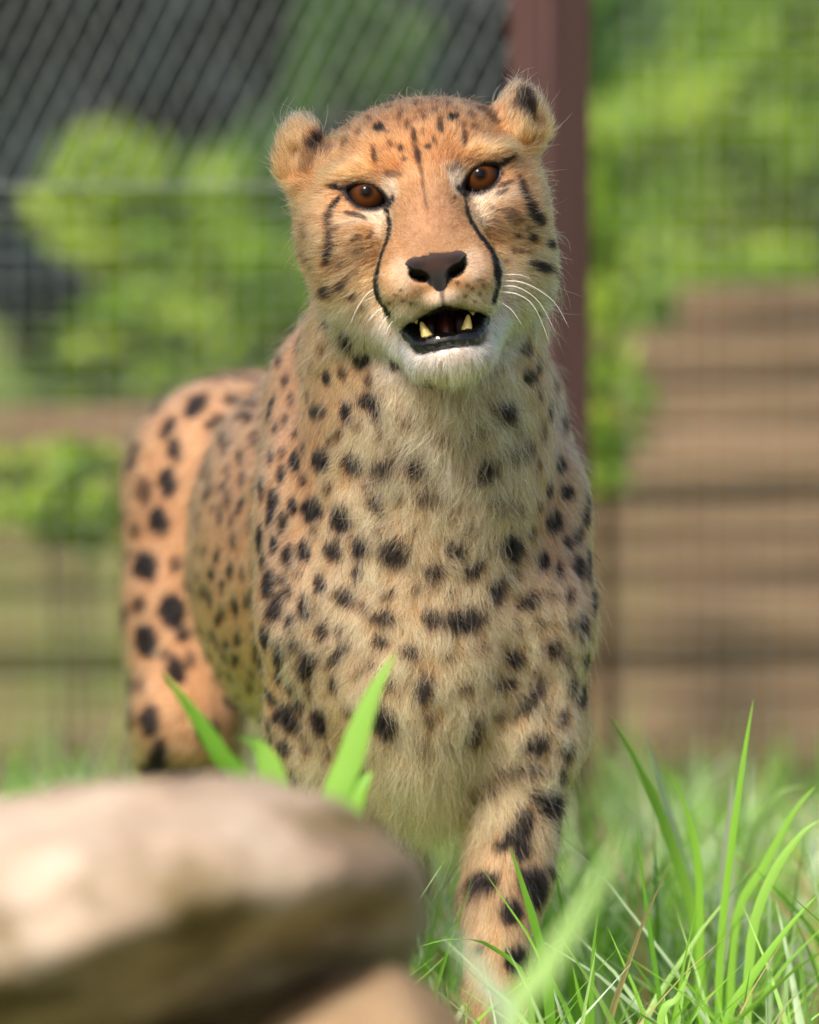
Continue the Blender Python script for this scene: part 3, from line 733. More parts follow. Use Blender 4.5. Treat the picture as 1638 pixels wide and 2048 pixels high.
(0.0919,0.0743,0.3848,-0.0016,-0.0013,-0.0036,0.0021,0.0009,-0.0013,0.8),
(0.0612,0.0630,0.3826,-0.0017,-0.0013,0.0030,0.0026,0.0008,0.0018,0.8),
(-0.0402,0.0604,0.3862,-0.0021,0.0036,-0.0025,-0.0017,0.0008,0.0025,0.8),
(-0.0886,0.1188,0.3769,-0.0020,0.0037,-0.0029,-0.0015,0.0016,0.0031,1),
(-0.0713,0.1048,0.3646,0.0012,-0.0020,0.0029,0.0021,-0.0009,-0.0015,0.8),
(-0.0542,0.0984,0.3550,0.0012,-0.0028,0.0034,0.0025,-0.0006,-0.0014,0.8),
(-0.0404,0.0759,0.3642,-0.0021,0.0053,-0.0026,-0.0018,0.0004,0.0023,0.8),
(-0.0455,-0.0104,0.6769,-0.0022,0.0024,-0.0016,-0.0015,0.0001,0.0022,1),
(-0.0542,0.0014,0.6737,-0.0017,0.0055,-0.0026,-0.0017,0.0006,0.0023,1),
(-0.0382,-0.0118,0.6690,-0.0025,0.0018,-0.0007,-0.0008,-0.0004,0.0019,1),
(-0.0309,-0.0127,0.6627,-0.0012,0.0012,-0.0012,-0.0011,0.0001,0.0012,0.5),
(-0.0461,-0.0170,0.6911,0.0007,-0.0013,0.0019,0.0015,-0.0003,-0.0008,0.6),
(-0.0350,-0.0279,0.7091,-0.0030,0.0008,-0.0015,-0.0008,-0.0003,0.0015,0.45),
(-0.0473,-0.0240,0.7156,-0.0020,0.0011,0.0003,-0.0003,-0.0001,-0.0020,0.5),
(-0.0408,-0.0155,0.6824,-0.0015,0.0011,-0.0014,-0.0014,0.0001,0.0015,0.5),
(-0.0666,0.0064,0.6938,-0.0009,0.0042,-0.0014,-0.0007,0.0004,0.0015,0.5),
(-0.0629,0.0014,0.6897,-0.0013,0.0038,-0.0013,-0.0009,0.0002,0.0016,0.5),
(-0.0685,0.0003,0.7130,0.0003,-0.0012,0.0046,0.0014,-0.0032,-0.0009,0.5),
(-0.0364,-0.0182,0.6862,-0.0026,0.0007,-0.0002,-0.0003,-0.0005,0.0017,0.4),
(-0.0609,0.1123,0.6619,-0.0004,0.0067,0.0011,-0.0004,0.0002,-0.0012,0.5),
(-0.0685,0.0088,0.6975,-0.0009,0.0049,-0.0013,-0.0006,0.0003,0.0017,0.5),
(-0.0509,0.0323,0.6529,-0.0006,0.0128,-0.0020,-0.0005,0.0002,0.0012,1),
(-0.0344,-0.0248,0.7007,-0.0028,0.0008,-0.0011,-0.0006,-0.0005,0.0012,0.35),
(-0.0261,-0.0285,0.7108,-0.0020,0.0003,-0.0017,-0.0009,-0.0002,0.0010,0.35),
(0.0661,-0.0257,0.7265,-0.0045,-0.0018,0.0012,-0.0005,-0.0001,-0.0019,0.5),
(0.0691,-0.0233,0.7215,-0.0046,-0.0029,0.0010,0.0007,-0.0003,0.0022,0.5),
(0.0772,-0.0153,0.7152,-0.0015,-0.0017,0.0007,0.0007,0.0000,0.0015,0.7),
(0.0715,-0.0178,0.7107,-0.0017,-0.0014,0.0011,0.0011,0.0000,0.0017,0.7),
(0.0810,-0.0095,0.7090,-0.0014,-0.0020,0.0023,0.0015,0.0012,0.0019,1),
(0.0916,0.0100,0.7033,-0.0017,-0.0064,0.0000,0.0001,-0.0001,-0.0030,1),
(0.0736,-0.0142,0.6999,-0.0010,-0.0007,0.0016,0.0014,0.0007,0.0011,0.7),
(0.0686,-0.0168,0.7007,-0.0002,-0.0003,0.0016,0.0013,0.0005,0.0003,0.7),
(0.0790,-0.0103,0.6998,-0.0017,-0.0015,0.0003,0.0002,0.0001,0.0016,0.7),
(0.0851,-0.0025,0.6898,-0.0052,-0.0075,0.0020,0.0006,0.0003,0.0026,1),
(0.0925,0.0197,0.6839,-0.0005,-0.0103,0.0045,0.0005,0.0010,0.0022,0.7),
(0.0881,0.0191,0.6701,-0.0007,-0.0089,0.0025,0.0007,0.0004,0.0016,0.6),
(0.0831,0.0232,0.6591,-0.0015,-0.0104,0.0005,0.0005,-0.0000,0.0010,0.8),
(0.0643,-0.0175,0.6935,-0.0015,-0.0005,0.0008,0.0008,0.0000,0.0014,0.6),
(0.0632,-0.0188,0.7442,-0.0043,-0.0029,-0.0017,0.0008,-0.0005,-0.0011,0.6),
(0.0609,-0.0232,0.7390,-0.0037,-0.0018,-0.0015,0.0007,-0.0005,-0.0011,0.55),
(0.0549,-0.0279,0.7289,-0.0017,-0.0001,-0.0000,0.0000,-0.0001,-0.0010,0.4),
(0.0582,-0.0267,0.7206,-0.0020,-0.0003,0.0001,0.0001,-0.0003,0.0010,0.4),
(0.0599,-0.0235,0.7139,-0.0020,-0.0005,0.0001,0.0001,-0.0004,0.0010,0.35),
(0.0314,-0.0849,0.6819,0.0005,-0.0005,0.0012,0.0012,-0.0000,-0.0005,0.5),
(0.0379,-0.0848,0.6796,-0.0013,-0.0000,0.0000,0.0000,-0.0005,0.0010,0.45),
(0.0461,-0.0846,0.6835,-0.0016,-0.0008,0.0001,0.0002,-0.0002,0.0010,0.3),
(-0.0095,-0.0828,0.6736,-0.0007,0.0008,-0.0007,-0.0007,0.0000,0.0007,0.4),
(-0.0043,-0.0821,0.6696,0.0002,-0.0009,0.0010,0.0010,-0.0000,-0.0002,0.4),
(-0.0131,-0.0752,0.6680,-0.0007,0.0017,-0.0008,-0.0007,0.0000,0.0007,0.4),
(-0.0056,-0.0858,0.6770,-0.0008,0.0004,-0.0006,-0.0005,0.0000,0.0008,0.35),
(0.0010,-0.0810,0.6679,-0.0001,-0.0008,0.0010,0.0010,0.0000,0.0001,0.35),
(0.0412,-0.0835,0.6779,-0.0003,-0.0007,0.0010,0.0009,0.0000,0.0003,0.45),
(0.0462,-0.0794,0.6744,-0.0005,-0.0008,0.0009,0.0008,0.0000,0.0005,0.45),
(0.0363,-0.0803,0.6728,-0.0004,-0.0008,0.0010,0.0009,0.0000,0.0004,0.4),
(0.0481,-0.0822,0.6801,-0.0007,-0.0009,0.0007,0.0007,0.0000,0.0007,0.4),
(0.0429,-0.0772,0.6694,-0.0002,-0.0006,0.0010,0.0010,-0.0000,0.0002,0.4),
(0.0744,0.0270,0.7961,-0.0023,-0.0061,-0.0036,0.0037,-0.0001,-0.0022,1),
(0.0781,0.0254,0.7915,-0.0027,-0.0036,-0.0014,0.0015,-0.0001,-0.0026,1),
(0.0524,0.0240,0.7912,-0.0035,0.0106,0.0026,-0.0036,-0.0010,-0.0008,0.55),
(0.0798,0.0268,0.7868,-0.0047,-0.0056,0.0004,0.0004,-0.0002,0.0027,0.35),
(0.0583,0.0138,0.7847,-0.0009,-0.0015,-0.0014,0.0018,-0.0004,-0.0008,0.6),
(-0.0635,0.0289,0.7767,-0.0030,0.0123,0.0028,-0.0025,-0.0009,0.0011,1),
(-0.0657,0.0210,0.7729,-0.0003,-0.0019,-0.0029,0.0026,0.0001,-0.0004,1),
(-0.0666,0.0161,0.7607,-0.0020,-0.0006,-0.0057,0.0032,-0.0017,-0.0010,0.3),
(0.0033,-0.0261,0.7768,0.0006,-0.0028,-0.0039,0.0013,-0.0000,0.0002,0.8),
(0.0056,-0.0338,0.7631,0.0008,-0.0026,-0.0045,0.0016,0.0000,0.0003,0.8),
(0.0076,-0.0406,0.7541,0.0006,-0.0030,-0.0032,0.0010,0.0000,0.0002,0.4),
(0.0205,-0.0201,0.7822,-0.0002,-0.0027,-0.0026,0.0016,0.0002,-0.0003,0.9),
(0.0295,-0.0094,0.7879,-0.0023,-0.0028,-0.0010,0.0019,-0.0011,-0.0012,1),
(0.0361,-0.0204,0.7746,-0.0001,-0.0033,-0.0045,0.0015,0.0004,-0.0003,0.8),
(0.0040,0.0063,0.7945,0.0003,-0.0029,-0.0006,0.0013,0.0001,0.0002,0.8),
(0.0166,-0.0050,0.7918,-0.0001,-0.0034,-0.0013,0.0017,-0.0000,-0.0001,0.6),
(0.0116,-0.0305,0.7693,-0.0003,-0.0008,-0.0016,0.0016,-0.0000,-0.0003,0.8),
(0.0165,-0.0279,0.7728,0.0008,-0.0012,-0.0025,0.0010,0.0003,0.0002,0.6),
(0.0202,-0.0150,0.7864,-0.0003,-0.0024,-0.0016,0.0016,-0.0000,-0.0003,0.6),
(0.0293,-0.0529,0.7364,-0.0007,-0.0026,-0.0010,0.0008,0.0001,-0.0007,0.7),
(-0.0199,-0.0112,0.7810,0.0016,-0.0038,-0.0017,0.0025,0.0003,0.0016,1),
(-0.0137,0.0164,0.7923,-0.0011,0.0049,0.0003,-0.0011,-0.0002,-0.0004,0.8),
(-0.0149,-0.0179,0.7785,0.0007,-0.0016,-0.0011,0.0011,0.0000,0.0007,0.6),
(-0.0231,-0.0226,0.7644,0.0001,-0.0022,-0.0046,0.0013,-0.0005,0.0003,0.8),
(-0.0056,-0.0289,0.7679,0.0006,-0.0008,-0.0015,0.0014,-0.0002,0.0006,0.8),
(-0.0033,-0.0325,0.7611,0.0009,-0.0008,-0.0010,0.0010,0.0000,0.0009,0.6),
(-0.0129,-0.0244,0.7714,0.0006,-0.0013,-0.0018,0.0015,-0.0003,0.0008,0.5),
(-0.0112,-0.0317,0.7512,-0.0053,0.0041,0.0004,-0.0004,-0.0003,-0.0019,0.35),
(0.0284,-0.0311,0.7554,-0.0045,-0.0039,-0.0012,0.0008,-0.0003,-0.0018,0.3),
(-0.0534,0.0194,0.7656,0.0025,-0.0053,-0.0029,0.0040,0.0011,0.0014,0.45),
(-0.0063,-0.0084,0.7879,0.0003,-0.0034,-0.0015,0.0013,-0.0000,0.0003,0.6),
(0.0096,-0.0150,0.7871,0.0000,-0.0027,-0.0016,0.0013,-0.0000,0.0000,0.6),
(0.0253,0.0053,0.7942,-0.0006,-0.0030,-0.0006,0.0015,-0.0003,-0.0003,0.5),
(-0.0263,0.0095,0.7858,-0.0012,0.0044,0.0003,-0.0009,-0.0002,-0.0006,0.5),
(-0.0329,-0.0014,0.7778,-0.0009,0.0047,0.0016,-0.0014,0.0001,-0.0011,0.5),
(-0.0013,-0.0188,0.7832,0.0001,-0.0030,-0.0022,0.0013,-0.0001,0.0002,0.6),
(-0.0387,0.0283,0.7807,-0.0006,0.0062,0.0003,-0.0006,-0.0000,-0.0005,0.4),
(0.0402,0.0020,0.7893,-0.0013,-0.0041,-0.0009,0.0016,-0.0003,-0.0008,0.5),
(0.0434,-0.0096,0.7813,-0.0018,-0.0028,-0.0010,0.0015,-0.0005,-0.0013,0.4),
(-0.0429,0.0064,0.7710,-0.0008,0.0043,0.0011,-0.0016,0.0002,-0.0021,0.4),
(0.0153,0.0199,0.7973,-0.0002,-0.0029,-0.0003,0.0017,-0.0001,-0.0000,0.6),
(-0.0191,0.0372,0.7920,-0.0003,0.0047,-0.0000,-0.0007,-0.0000,-0.0003,0.5),
(0.0086,-0.0252,0.7784,-0.0000,-0.0016,-0.0019,0.0010,0.0000,-0.0000,0.5),
(0.0351,-0.0133,0.7831,-0.0003,-0.0023,-0.0019,0.0013,0.0002,-0.0005,0.4),
(-0.0161,-0.0279,0.7296,-0.0017,0.0048,0.0021,-0.0007,0.0003,-0.0013,1),
(-0.0146,-0.0338,0.7271,-0.0015,0.0065,0.0016,0.0004,-0.0002,0.0013,1),
(-0.0136,-0.0409,0.7244,-0.0007,0.0063,0.0026,0.0004,-0.0005,0.0014,1),
(-0.0131,-0.0465,0.7213,-0.0008,0.0057,0.0025,0.0005,-0.0006,0.0016,1),
(-0.0129,-0.0501,0.7182,0.0004,-0.0038,-0.0024,0.0008,-0.0011,0.0019,1),
(-0.0131,-0.0528,0.7150,0.0004,-0.0040,-0.0024,0.0008,-0.0010,0.0019,1),
(-0.0136,-0.0542,0.7120,0.0007,-0.0031,-0.0005,0.0009,-0.0002,0.0025,1),
(-0.0145,-0.0546,0.7093,0.0003,-0.0028,-0.0012,0.0011,-0.0009,0.0023,1),
(-0.0153,-0.0553,0.7066,-0.0002,-0.0024,-0.0019,0.0010,-0.0014,0.0017,1),
(-0.0163,-0.0560,0.7039,-0.0005,-0.0019,-0.0022,0.0010,-0.0019,0.0014,1),
(-0.0173,-0.0566,0.7012,-0.0004,-0.0020,-0.0021,0.0010,-0.0018,0.0015,1),
(-0.0182,-0.0571,0.6984,-0.0006,-0.0017,-0.0022,0.0009,-0.0021,0.0013,1),
(-0.0191,-0.0584,0.6957,-0.0002,-0.0032,-0.0020,0.0008,-0.0010,0.0015,1),
(-0.0197,-0.0606,0.6931,-0.0001,-0.0033,-0.0019,0.0008,-0.0010,0.0017,1),
(-0.0204,-0.0624,0.6904,0.0001,-0.0035,-0.0017,0.0009,-0.0009,0.0018,1),
(-0.0209,-0.0641,0.6879,0.0004,-0.0036,-0.0012,0.0008,-0.0005,0.0019,1),
(-0.0213,-0.0653,0.6856,0.0007,-0.0034,-0.0005,0.0006,-0.0002,0.0022,1),
(-0.0218,-0.0654,0.6832,0.0009,-0.0035,0.0006,0.0002,0.0004,0.0022,1),
(-0.0219,-0.0659,0.6805,0.0008,-0.0039,-0.0014,-0.0003,0.0008,-0.0024,1),
(-0.0217,-0.0663,0.6776,0.0007,-0.0038,0.0011,0.0004,-0.0007,-0.0026,1),
(-0.0213,-0.0665,0.6750,0.0010,-0.0039,0.0002,0.0006,0.0000,-0.0021,1),
(-0.0205,-0.0666,0.6728,0.0006,-0.0039,0.0010,0.0009,-0.0003,-0.0019,1),
(-0.0198,-0.0655,0.6706,0.0001,-0.0045,0.0017,0.0010,-0.0005,-0.0015,1),
(-0.0186,-0.0643,0.6682,0.0007,-0.0039,0.0002,0.0015,0.0002,-0.0024,1),
(-0.0169,-0.0644,0.6658,0.0008,-0.0039,0.0004,0.0015,0.0001,-0.0024,1),
(-0.0154,-0.0646,0.6634,0.0008,-0.0037,0.0006,0.0014,-0.0001,-0.0022,1),
(-0.0139,-0.0649,0.6611,0.0008,-0.0033,0.0006,0.0014,-0.0001,-0.0022,1),
(0.0355,-0.0284,0.7418,-0.0008,-0.0032,-0.0010,0.0007,0.0005,-0.0023,1),
(0.0358,-0.0314,0.7393,0.0004,0.0047,0.0020,-0.0010,-0.0005,0.0014,1),
(0.0362,-0.0357,0.7364,0.0000,0.0057,0.0027,-0.0010,-0.0006,0.0013,1),
(0.0367,-0.0415,0.7333,-0.0001,0.0065,0.0027,-0.0009,-0.0005,0.0011,1),
(0.0372,-0.0468,0.7303,-0.0001,0.0049,0.0025,-0.0010,-0.0007,0.0013,1),
(0.0378,-0.0507,0.7273,-0.0001,0.0046,0.0025,-0.0011,-0.0007,0.0013,1),
(0.0386,-0.0533,0.7248,-0.0002,-0.0030,-0.0014,0.0013,0.0006,-0.0015,1),
(0.0396,-0.0547,0.7226,0.0001,0.0031,0.0015,-0.0013,-0.0006,0.0014,1),
(0.0406,-0.0563,0.7205,0.0001,0.0033,0.0016,-0.0013,-0.0006,0.0013,1),
(0.0418,-0.0575,0.7184,-0.0001,-0.0029,-0.0012,0.0016,0.0006,-0.0016,1),
(0.0432,-0.0584,0.7163,0.0000,-0.0029,-0.0014,0.0016,0.0007,-0.0014,1),
(0.0446,-0.0594,0.7143,0.0001,-0.0030,-0.0014,0.0015,0.0007,-0.0014,1),
(0.0464,-0.0603,0.7120,-0.0013,0.0021,0.0023,-0.0017,-0.0022,0.0010,1),
(0.0485,-0.0608,0.7094,0.0009,-0.0025,-0.0020,0.0020,0.0019,-0.0015,1),
(0.0503,-0.0614,0.7071,-0.0003,-0.0034,-0.0010,0.0015,0.0003,-0.0016,1),
(0.0517,-0.0623,0.7052,-0.0003,-0.0036,-0.0010,0.0015,0.0003,-0.0016,1),
(0.0531,-0.0632,0.7032,-0.0004,-0.0039,-0.0009,0.0015,0.0002,-0.0016,1),
(0.0543,-0.0651,0.7012,0.0005,0.0045,0.0014,-0.0013,-0.0003,0.0014,1),
(0.0551,-0.0673,0.6991,-0.0008,-0.0043,-0.0012,0.0013,0.0002,-0.0016,1),
(0.0560,-0.0689,0.6970,-0.0012,-0.0041,-0.0010,0.0012,0.0001,-0.0018,1),
(0.0567,-0.0706,0.6946,-0.0013,-0.0043,-0.0014,0.0013,0.0003,-0.0021,1),
(0.0572,-0.0720,0.6919,-0.0016,-0.0039,-0.0009,0.0010,0.0002,-0.0024,1),
(0.0577,-0.0724,0.6892,-0.0017,-0.0037,-0.0000,0.0004,-0.0002,-0.0026,1),
(0.0580,-0.0723,0.6865,-0.0017,-0.0036,0.0004,-0.0001,-0.0002,-0.0026,1),
(0.0580,-0.0718,0.6837,-0.0014,-0.0039,0.0014,-0.0008,-0.0005,-0.0022,1),
(0.0580,-0.0699,0.6809,-0.0011,-0.0044,0.0019,-0.0009,-0.0006,-0.0019,1),
(0.0577,-0.0680,0.6780,-0.0007,-0.0037,0.0018,0.0011,0.0009,0.0023,1),
(0.0571,-0.0671,0.6750,-0.0007,-0.0032,0.0018,0.0011,0.0010,0.0023,1),
(0.0561,-0.0670,0.6715,-0.0013,-0.0003,-0.0037,-0.0010,-0.0027,0.0005,1),
(-0.0481,-0.0161,0.7338,-0.0015,-0.0001,-0.0020,0.0008,-0.0006,-0.0006,1),
(-0.0497,-0.0162,0.7317,-0.0015,-0.0001,-0.0020,0.0009,-0.0008,-0.0006,1),
(-0.0512,-0.0163,0.7296,-0.0015,-0.0001,-0.0020,0.0009,-0.0009,-0.0007,1),
(-0.0523,-0.0167,0.7273,-0.0004,-0.0009,-0.0024,0.0013,-0.0009,0.0001,1),
(-0.0530,-0.0175,0.7248,-0.0003,-0.0008,-0.0024,0.0015,-0.0010,0.0002,1),
(-0.0537,-0.0180,0.7222,-0.0002,-0.0008,-0.0024,0.0017,-0.0012,0.0002,1),
(-0.0538,-0.0187,0.7198,-0.0010,0.0013,0.0020,0.0013,-0.0007,0.0011,1),
(-0.0533,-0.0197,0.7174,-0.0008,0.0010,0.0021,0.0013,-0.0008,0.0008,1),
(-0.0529,-0.0204,0.7150,-0.0006,0.0007,0.0022,0.0012,-0.0008,0.0006,1),
(-0.0526,-0.0207,0.7123,-0.0001,-0.0000,0.0028,0.0013,-0.0010,0.0000,1),
(-0.0524,-0.0206,0.7093,-0.0000,-0.0003,0.0028,0.0015,-0.0011,-0.0001,1),
(-0.0525,-0.0199,0.7063,-0.0007,0.0012,-0.0028,0.0015,-0.0010,-0.0008,1),
(-0.0528,-0.0187,0.7033,-0.0009,0.0017,-0.0027,0.0016,-0.0008,-0.0011,1),
(-0.0532,-0.0172,0.7002,-0.0012,0.0021,-0.0026,0.0017,-0.0007,-0.0014,1),
(-0.0536,-0.0153,0.6970,-0.0011,0.0025,-0.0030,0.0018,-0.0007,-0.0013,1),
(-0.0541,-0.0130,0.6936,-0.0011,0.0027,-0.0030,0.0016,-0.0007,-0.0012,1),
(0.0730,-0.0092,0.7479,-0.0004,0.0020,0.0024,-0.0011,-0.0007,0.0004,1),
(0.0737,-0.0111,0.7454,-0.0003,0.0021,0.0023,-0.0013,-0.0007,0.0005,1),
(0.0744,-0.0129,0.7429,-0.0002,0.0021,0.0023,-0.0014,-0.0008,0.0006,1),
(0.0752,-0.0144,0.7403,0.0000,0.0020,0.0023,-0.0016,-0.0009,0.0007,1),
(0.0760,-0.0155,0.7380,0.0005,0.0019,0.0018,-0.0016,-0.0007,0.0011,1),
(0.0769,-0.0160,0.7358,-0.0011,-0.0018,-0.0014,0.0014,0.0004,-0.0017,1),
(0.0778,-0.0162,0.7335,-0.0017,-0.0021,-0.0003,0.0006,-0.0002,-0.0022,1),
(0.0787,-0.0159,0.7313,-0.0019,-0.0022,0.0001,0.0003,-0.0003,-0.0022,1),
(0.0797,-0.0152,0.7290,-0.0021,-0.0026,0.0004,-0.0000,-0.0003,-0.0022,1),
(0.0809,-0.0139,0.7268,-0.0024,-0.0032,0.0002,-0.0000,-0.0001,-0.0023,1),
(0.0820,-0.0122,0.7245,-0.0027,-0.0040,0.0003,-0.0001,-0.0001,-0.0026,1),
(0.0833,-0.0099,0.7223,-0.0028,-0.0046,0.0005,-0.0004,-0.0001,-0.0027,1),
(0.0849,-0.0068,0.7200,-0.0028,-0.0053,0.0005,-0.0003,-0.0001,-0.0027,1),
(-0.0414,-0.0231,0.7253,-0.0024,0.0010,0.0004,-0.0003,-0.0004,-0.0009,0.7),
(-0.0389,-0.0240,0.7250,-0.0023,0.0008,0.0004,-0.0003,-0.0005,-0.0011,0.7),
(-0.0365,-0.0249,0.7244,-0.0023,0.0009,0.0009,-0.0006,-0.0005,-0.0011,0.7),
(-0.0340,-0.0257,0.7236,-0.0023,0.0008,0.0009,-0.0007,-0.0006,-0.0013,0.7),
(-0.0312,-0.0265,0.7228,-0.0028,0.0007,0.0010,-0.0005,-0.0005,-0.0012,0.7),
(0.0021,-0.0249,0.7781,-0.0003,0.0020,0.0024,-0.0010,0.0000,-0.0002,0.22),
(0.0025,-0.0268,0.7756,-0.0003,0.0016,0.0024,-0.0011,0.0000,-0.0002,0.22),
(0.0028,-0.0283,0.7731,-0.0003,0.0014,0.0024,-0.0013,0.0000,-0.0002,0.22),
(0.0034,-0.0299,0.7703,-0.0008,0.0017,0.0031,-0.0014,0.0000,-0.0004,0.22),
(0.0042,-0.0316,0.7670,-0.0008,0.0016,0.0031,-0.0014,-0.0000,-0.0004,0.22),
(0.0049,-0.0334,0.7637,-0.0006,0.0018,0.0031,-0.0014,0.0000,-0.0003,0.22),
(0.0056,-0.0353,0.7605,-0.0006,0.0020,0.0031,-0.0012,0.0000,-0.0002,0.22),
(0.0063,-0.0375,0.7575,-0.0007,0.0020,0.0026,-0.0010,-0.0000,-0.0003,0.22),
(0.0071,-0.0398,0.7549,-0.0007,0.0025,0.0025,-0.0009,-0.0001,-0.0002,0.22),
(0.0079,-0.0424,0.7522,-0.0007,0.0025,0.0025,-0.0008,-0.0000,-0.0002,0.22),
(0.0084,-0.0450,0.7498,-0.0003,0.0023,0.0021,-0.0008,0.0000,-0.0001,0.22),
(0.0086,-0.0474,0.7475,-0.0002,0.0024,0.0021,-0.0008,0.0000,-0.0001,0.22),
(0.0089,-0.0500,0.7453,-0.0003,0.0025,0.0021,-0.0008,0.0000,-0.0001,0.22),
(0.0091,-0.0527,0.7431,-0.0003,0.0026,0.0021,-0.0008,0.0000,-0.0001,0.22),
(0.0094,-0.0555,0.7409,-0.0003,0.0027,0.0021,-0.0008,0.0000,-0.0001,0.22),
(0.0098,-0.0583,0.7386,-0.0005,0.0028,0.0023,-0.0008,-0.0000,-0.0002,0.22),
(0.0104,-0.0611,0.7362,-0.0005,0.0026,0.0023,-0.0008,-0.0000,-0.0001,0.22),
(0.0109,-0.0638,0.7338,-0.0005,0.0026,0.0023,-0.0008,-0.0000,-0.0002,0.22),
(0.0115,-0.0663,0.7315,-0.0005,0.0023,0.0023,-0.0008,-0.0000,-0.0002,0.22)], dtype=np.float32)

# ------------------------------------------------------------------ the cheetah: coat
TAWNY = srgb(190, 137, 96); ORANGE = srgb(184, 106, 52); CREAM = srgb(224, 177, 120); PALE = srgb(230, 206, 178); WHITE = srgb(244, 241, 236)
BLACK = srgb(30, 22, 22); GREYTAN = srgb(182, 146, 112); BROWN = srgb(140, 82, 44)
# patches of paler or darker fur on the head: centre (mm in head axes x, u), radii, colour, weight
HEAD_TINTS = [
    ((0, -126), (52, 26), WHITE, 1.0), ((-36, -102), (18, 20), WHITE, 0.9), ((37, -100), (18, 20), WHITE, 0.9),
    ((0, -82), (42, 10), PALE, 0.7), ((-27, -86), (18, 10), PALE, 0.8), ((27, -86), (18, 10), PALE, 0.8),
    ((-24, -60), (9, 14), PALE, 0.5), ((24, -60), (9, 14), PALE, 0.5),
    ((-50, -85), (26, 26), PALE, 0.75), ((56, -78), (26, 30), PALE, 0.85), ((-44, -62), (22, 20), CREAM, 0.5), ((62, -58), (22, 20), CREAM, 0.6),
    ((-22, -2), (7, 11), PALE, 0.85), ((22, -2), (7, 11), PALE, 0.85),
    ((-38, -17), (17, 6), PALE, 0.75), ((44, -15), (19, 6), PALE, 0.75), ((-30, -24), (8, 11), PALE, 0.6), ((34, -24), (8, 14), PALE, 0.75),
    ((-58, -30), (20, 26), GREYTAN, 0.5), ((58, -30), (20, 26), GREYTAN, 0.5), ((-22, 12), (15, 6), BROWN, 0.5), ((20, 12), (15, 6), BROWN, 0.5), ((0, 52), (60, 14), BROWN, 0.35),
    ((-44, 16), (20, 6), CREAM, 0.5), ((44, 17), (20, 6), CREAM, 0.5),
    ((-78, 32), (17, 24), GREYTAN, 0.6), ((72, 42), (20, 16), GREYTAN, 0.55), ((84, 22), (9, 18), GREYTAN, 0.6),
    ((0, 26), (44, 24), ORANGE, 0.28), ((0, -26), (24, 30), srgb(172, 126, 90), 0.65)]

def mark_value(p):
    """0..1 darkness of the spots and lines at points p (n,3)"""
    n = len(p)
    order = np.argsort(p[:, 2], kind='stable'); ps = p[order].astype(np.float32); zs = ps[:, 2]
    wob = (fbm(ps, 220, 2, 3) - 0.5).astype(np.float32)
    out = np.zeros(n, dtype=np.float32)
    allm = np.concatenate([MARKS, EXTRA_MARKS]) if len(EXTRA_MARKS) else MARKS
    for m in allm:
        c, A, B, k = m[0:3], m[3:6], m[6:9], m[9]
        la = float(np.linalg.norm(A)); lb = float(np.linalg.norm(B)); rm = max(la, lb) * 1.6 + 0.002
        i0, i1 = np.searchsorted(zs, c[2] - rm), np.searchsorted(zs, c[2] + rm)
        if i1 <= i0: continue
        d = ps[i0:i1] - c
        sel = np.nonzero((np.abs(d[:, 0]) < rm) & (np.abs(d[:, 1]) < rm))[0]
        if not len(sel): continue
        d = d[sel]
        nn = np.cross(A, B) / (la * lb)
        q = np.sqrt((d @ A / la ** 2) ** 2 + (d @ B / lb ** 2) ** 2 + (d @ nn / max(0.012, la)) ** 2)
        q = q + wob[i0:i1][sel] * 0.9
        v = min(1.0, k ** 0.4) * (1 - sstep(1.16, 1.5, q))
        j = i0 + sel
        out[j] = np.maximum(out[j], v)
    res = np.zeros(n, dtype=np.float32); res[order] = out
    return res

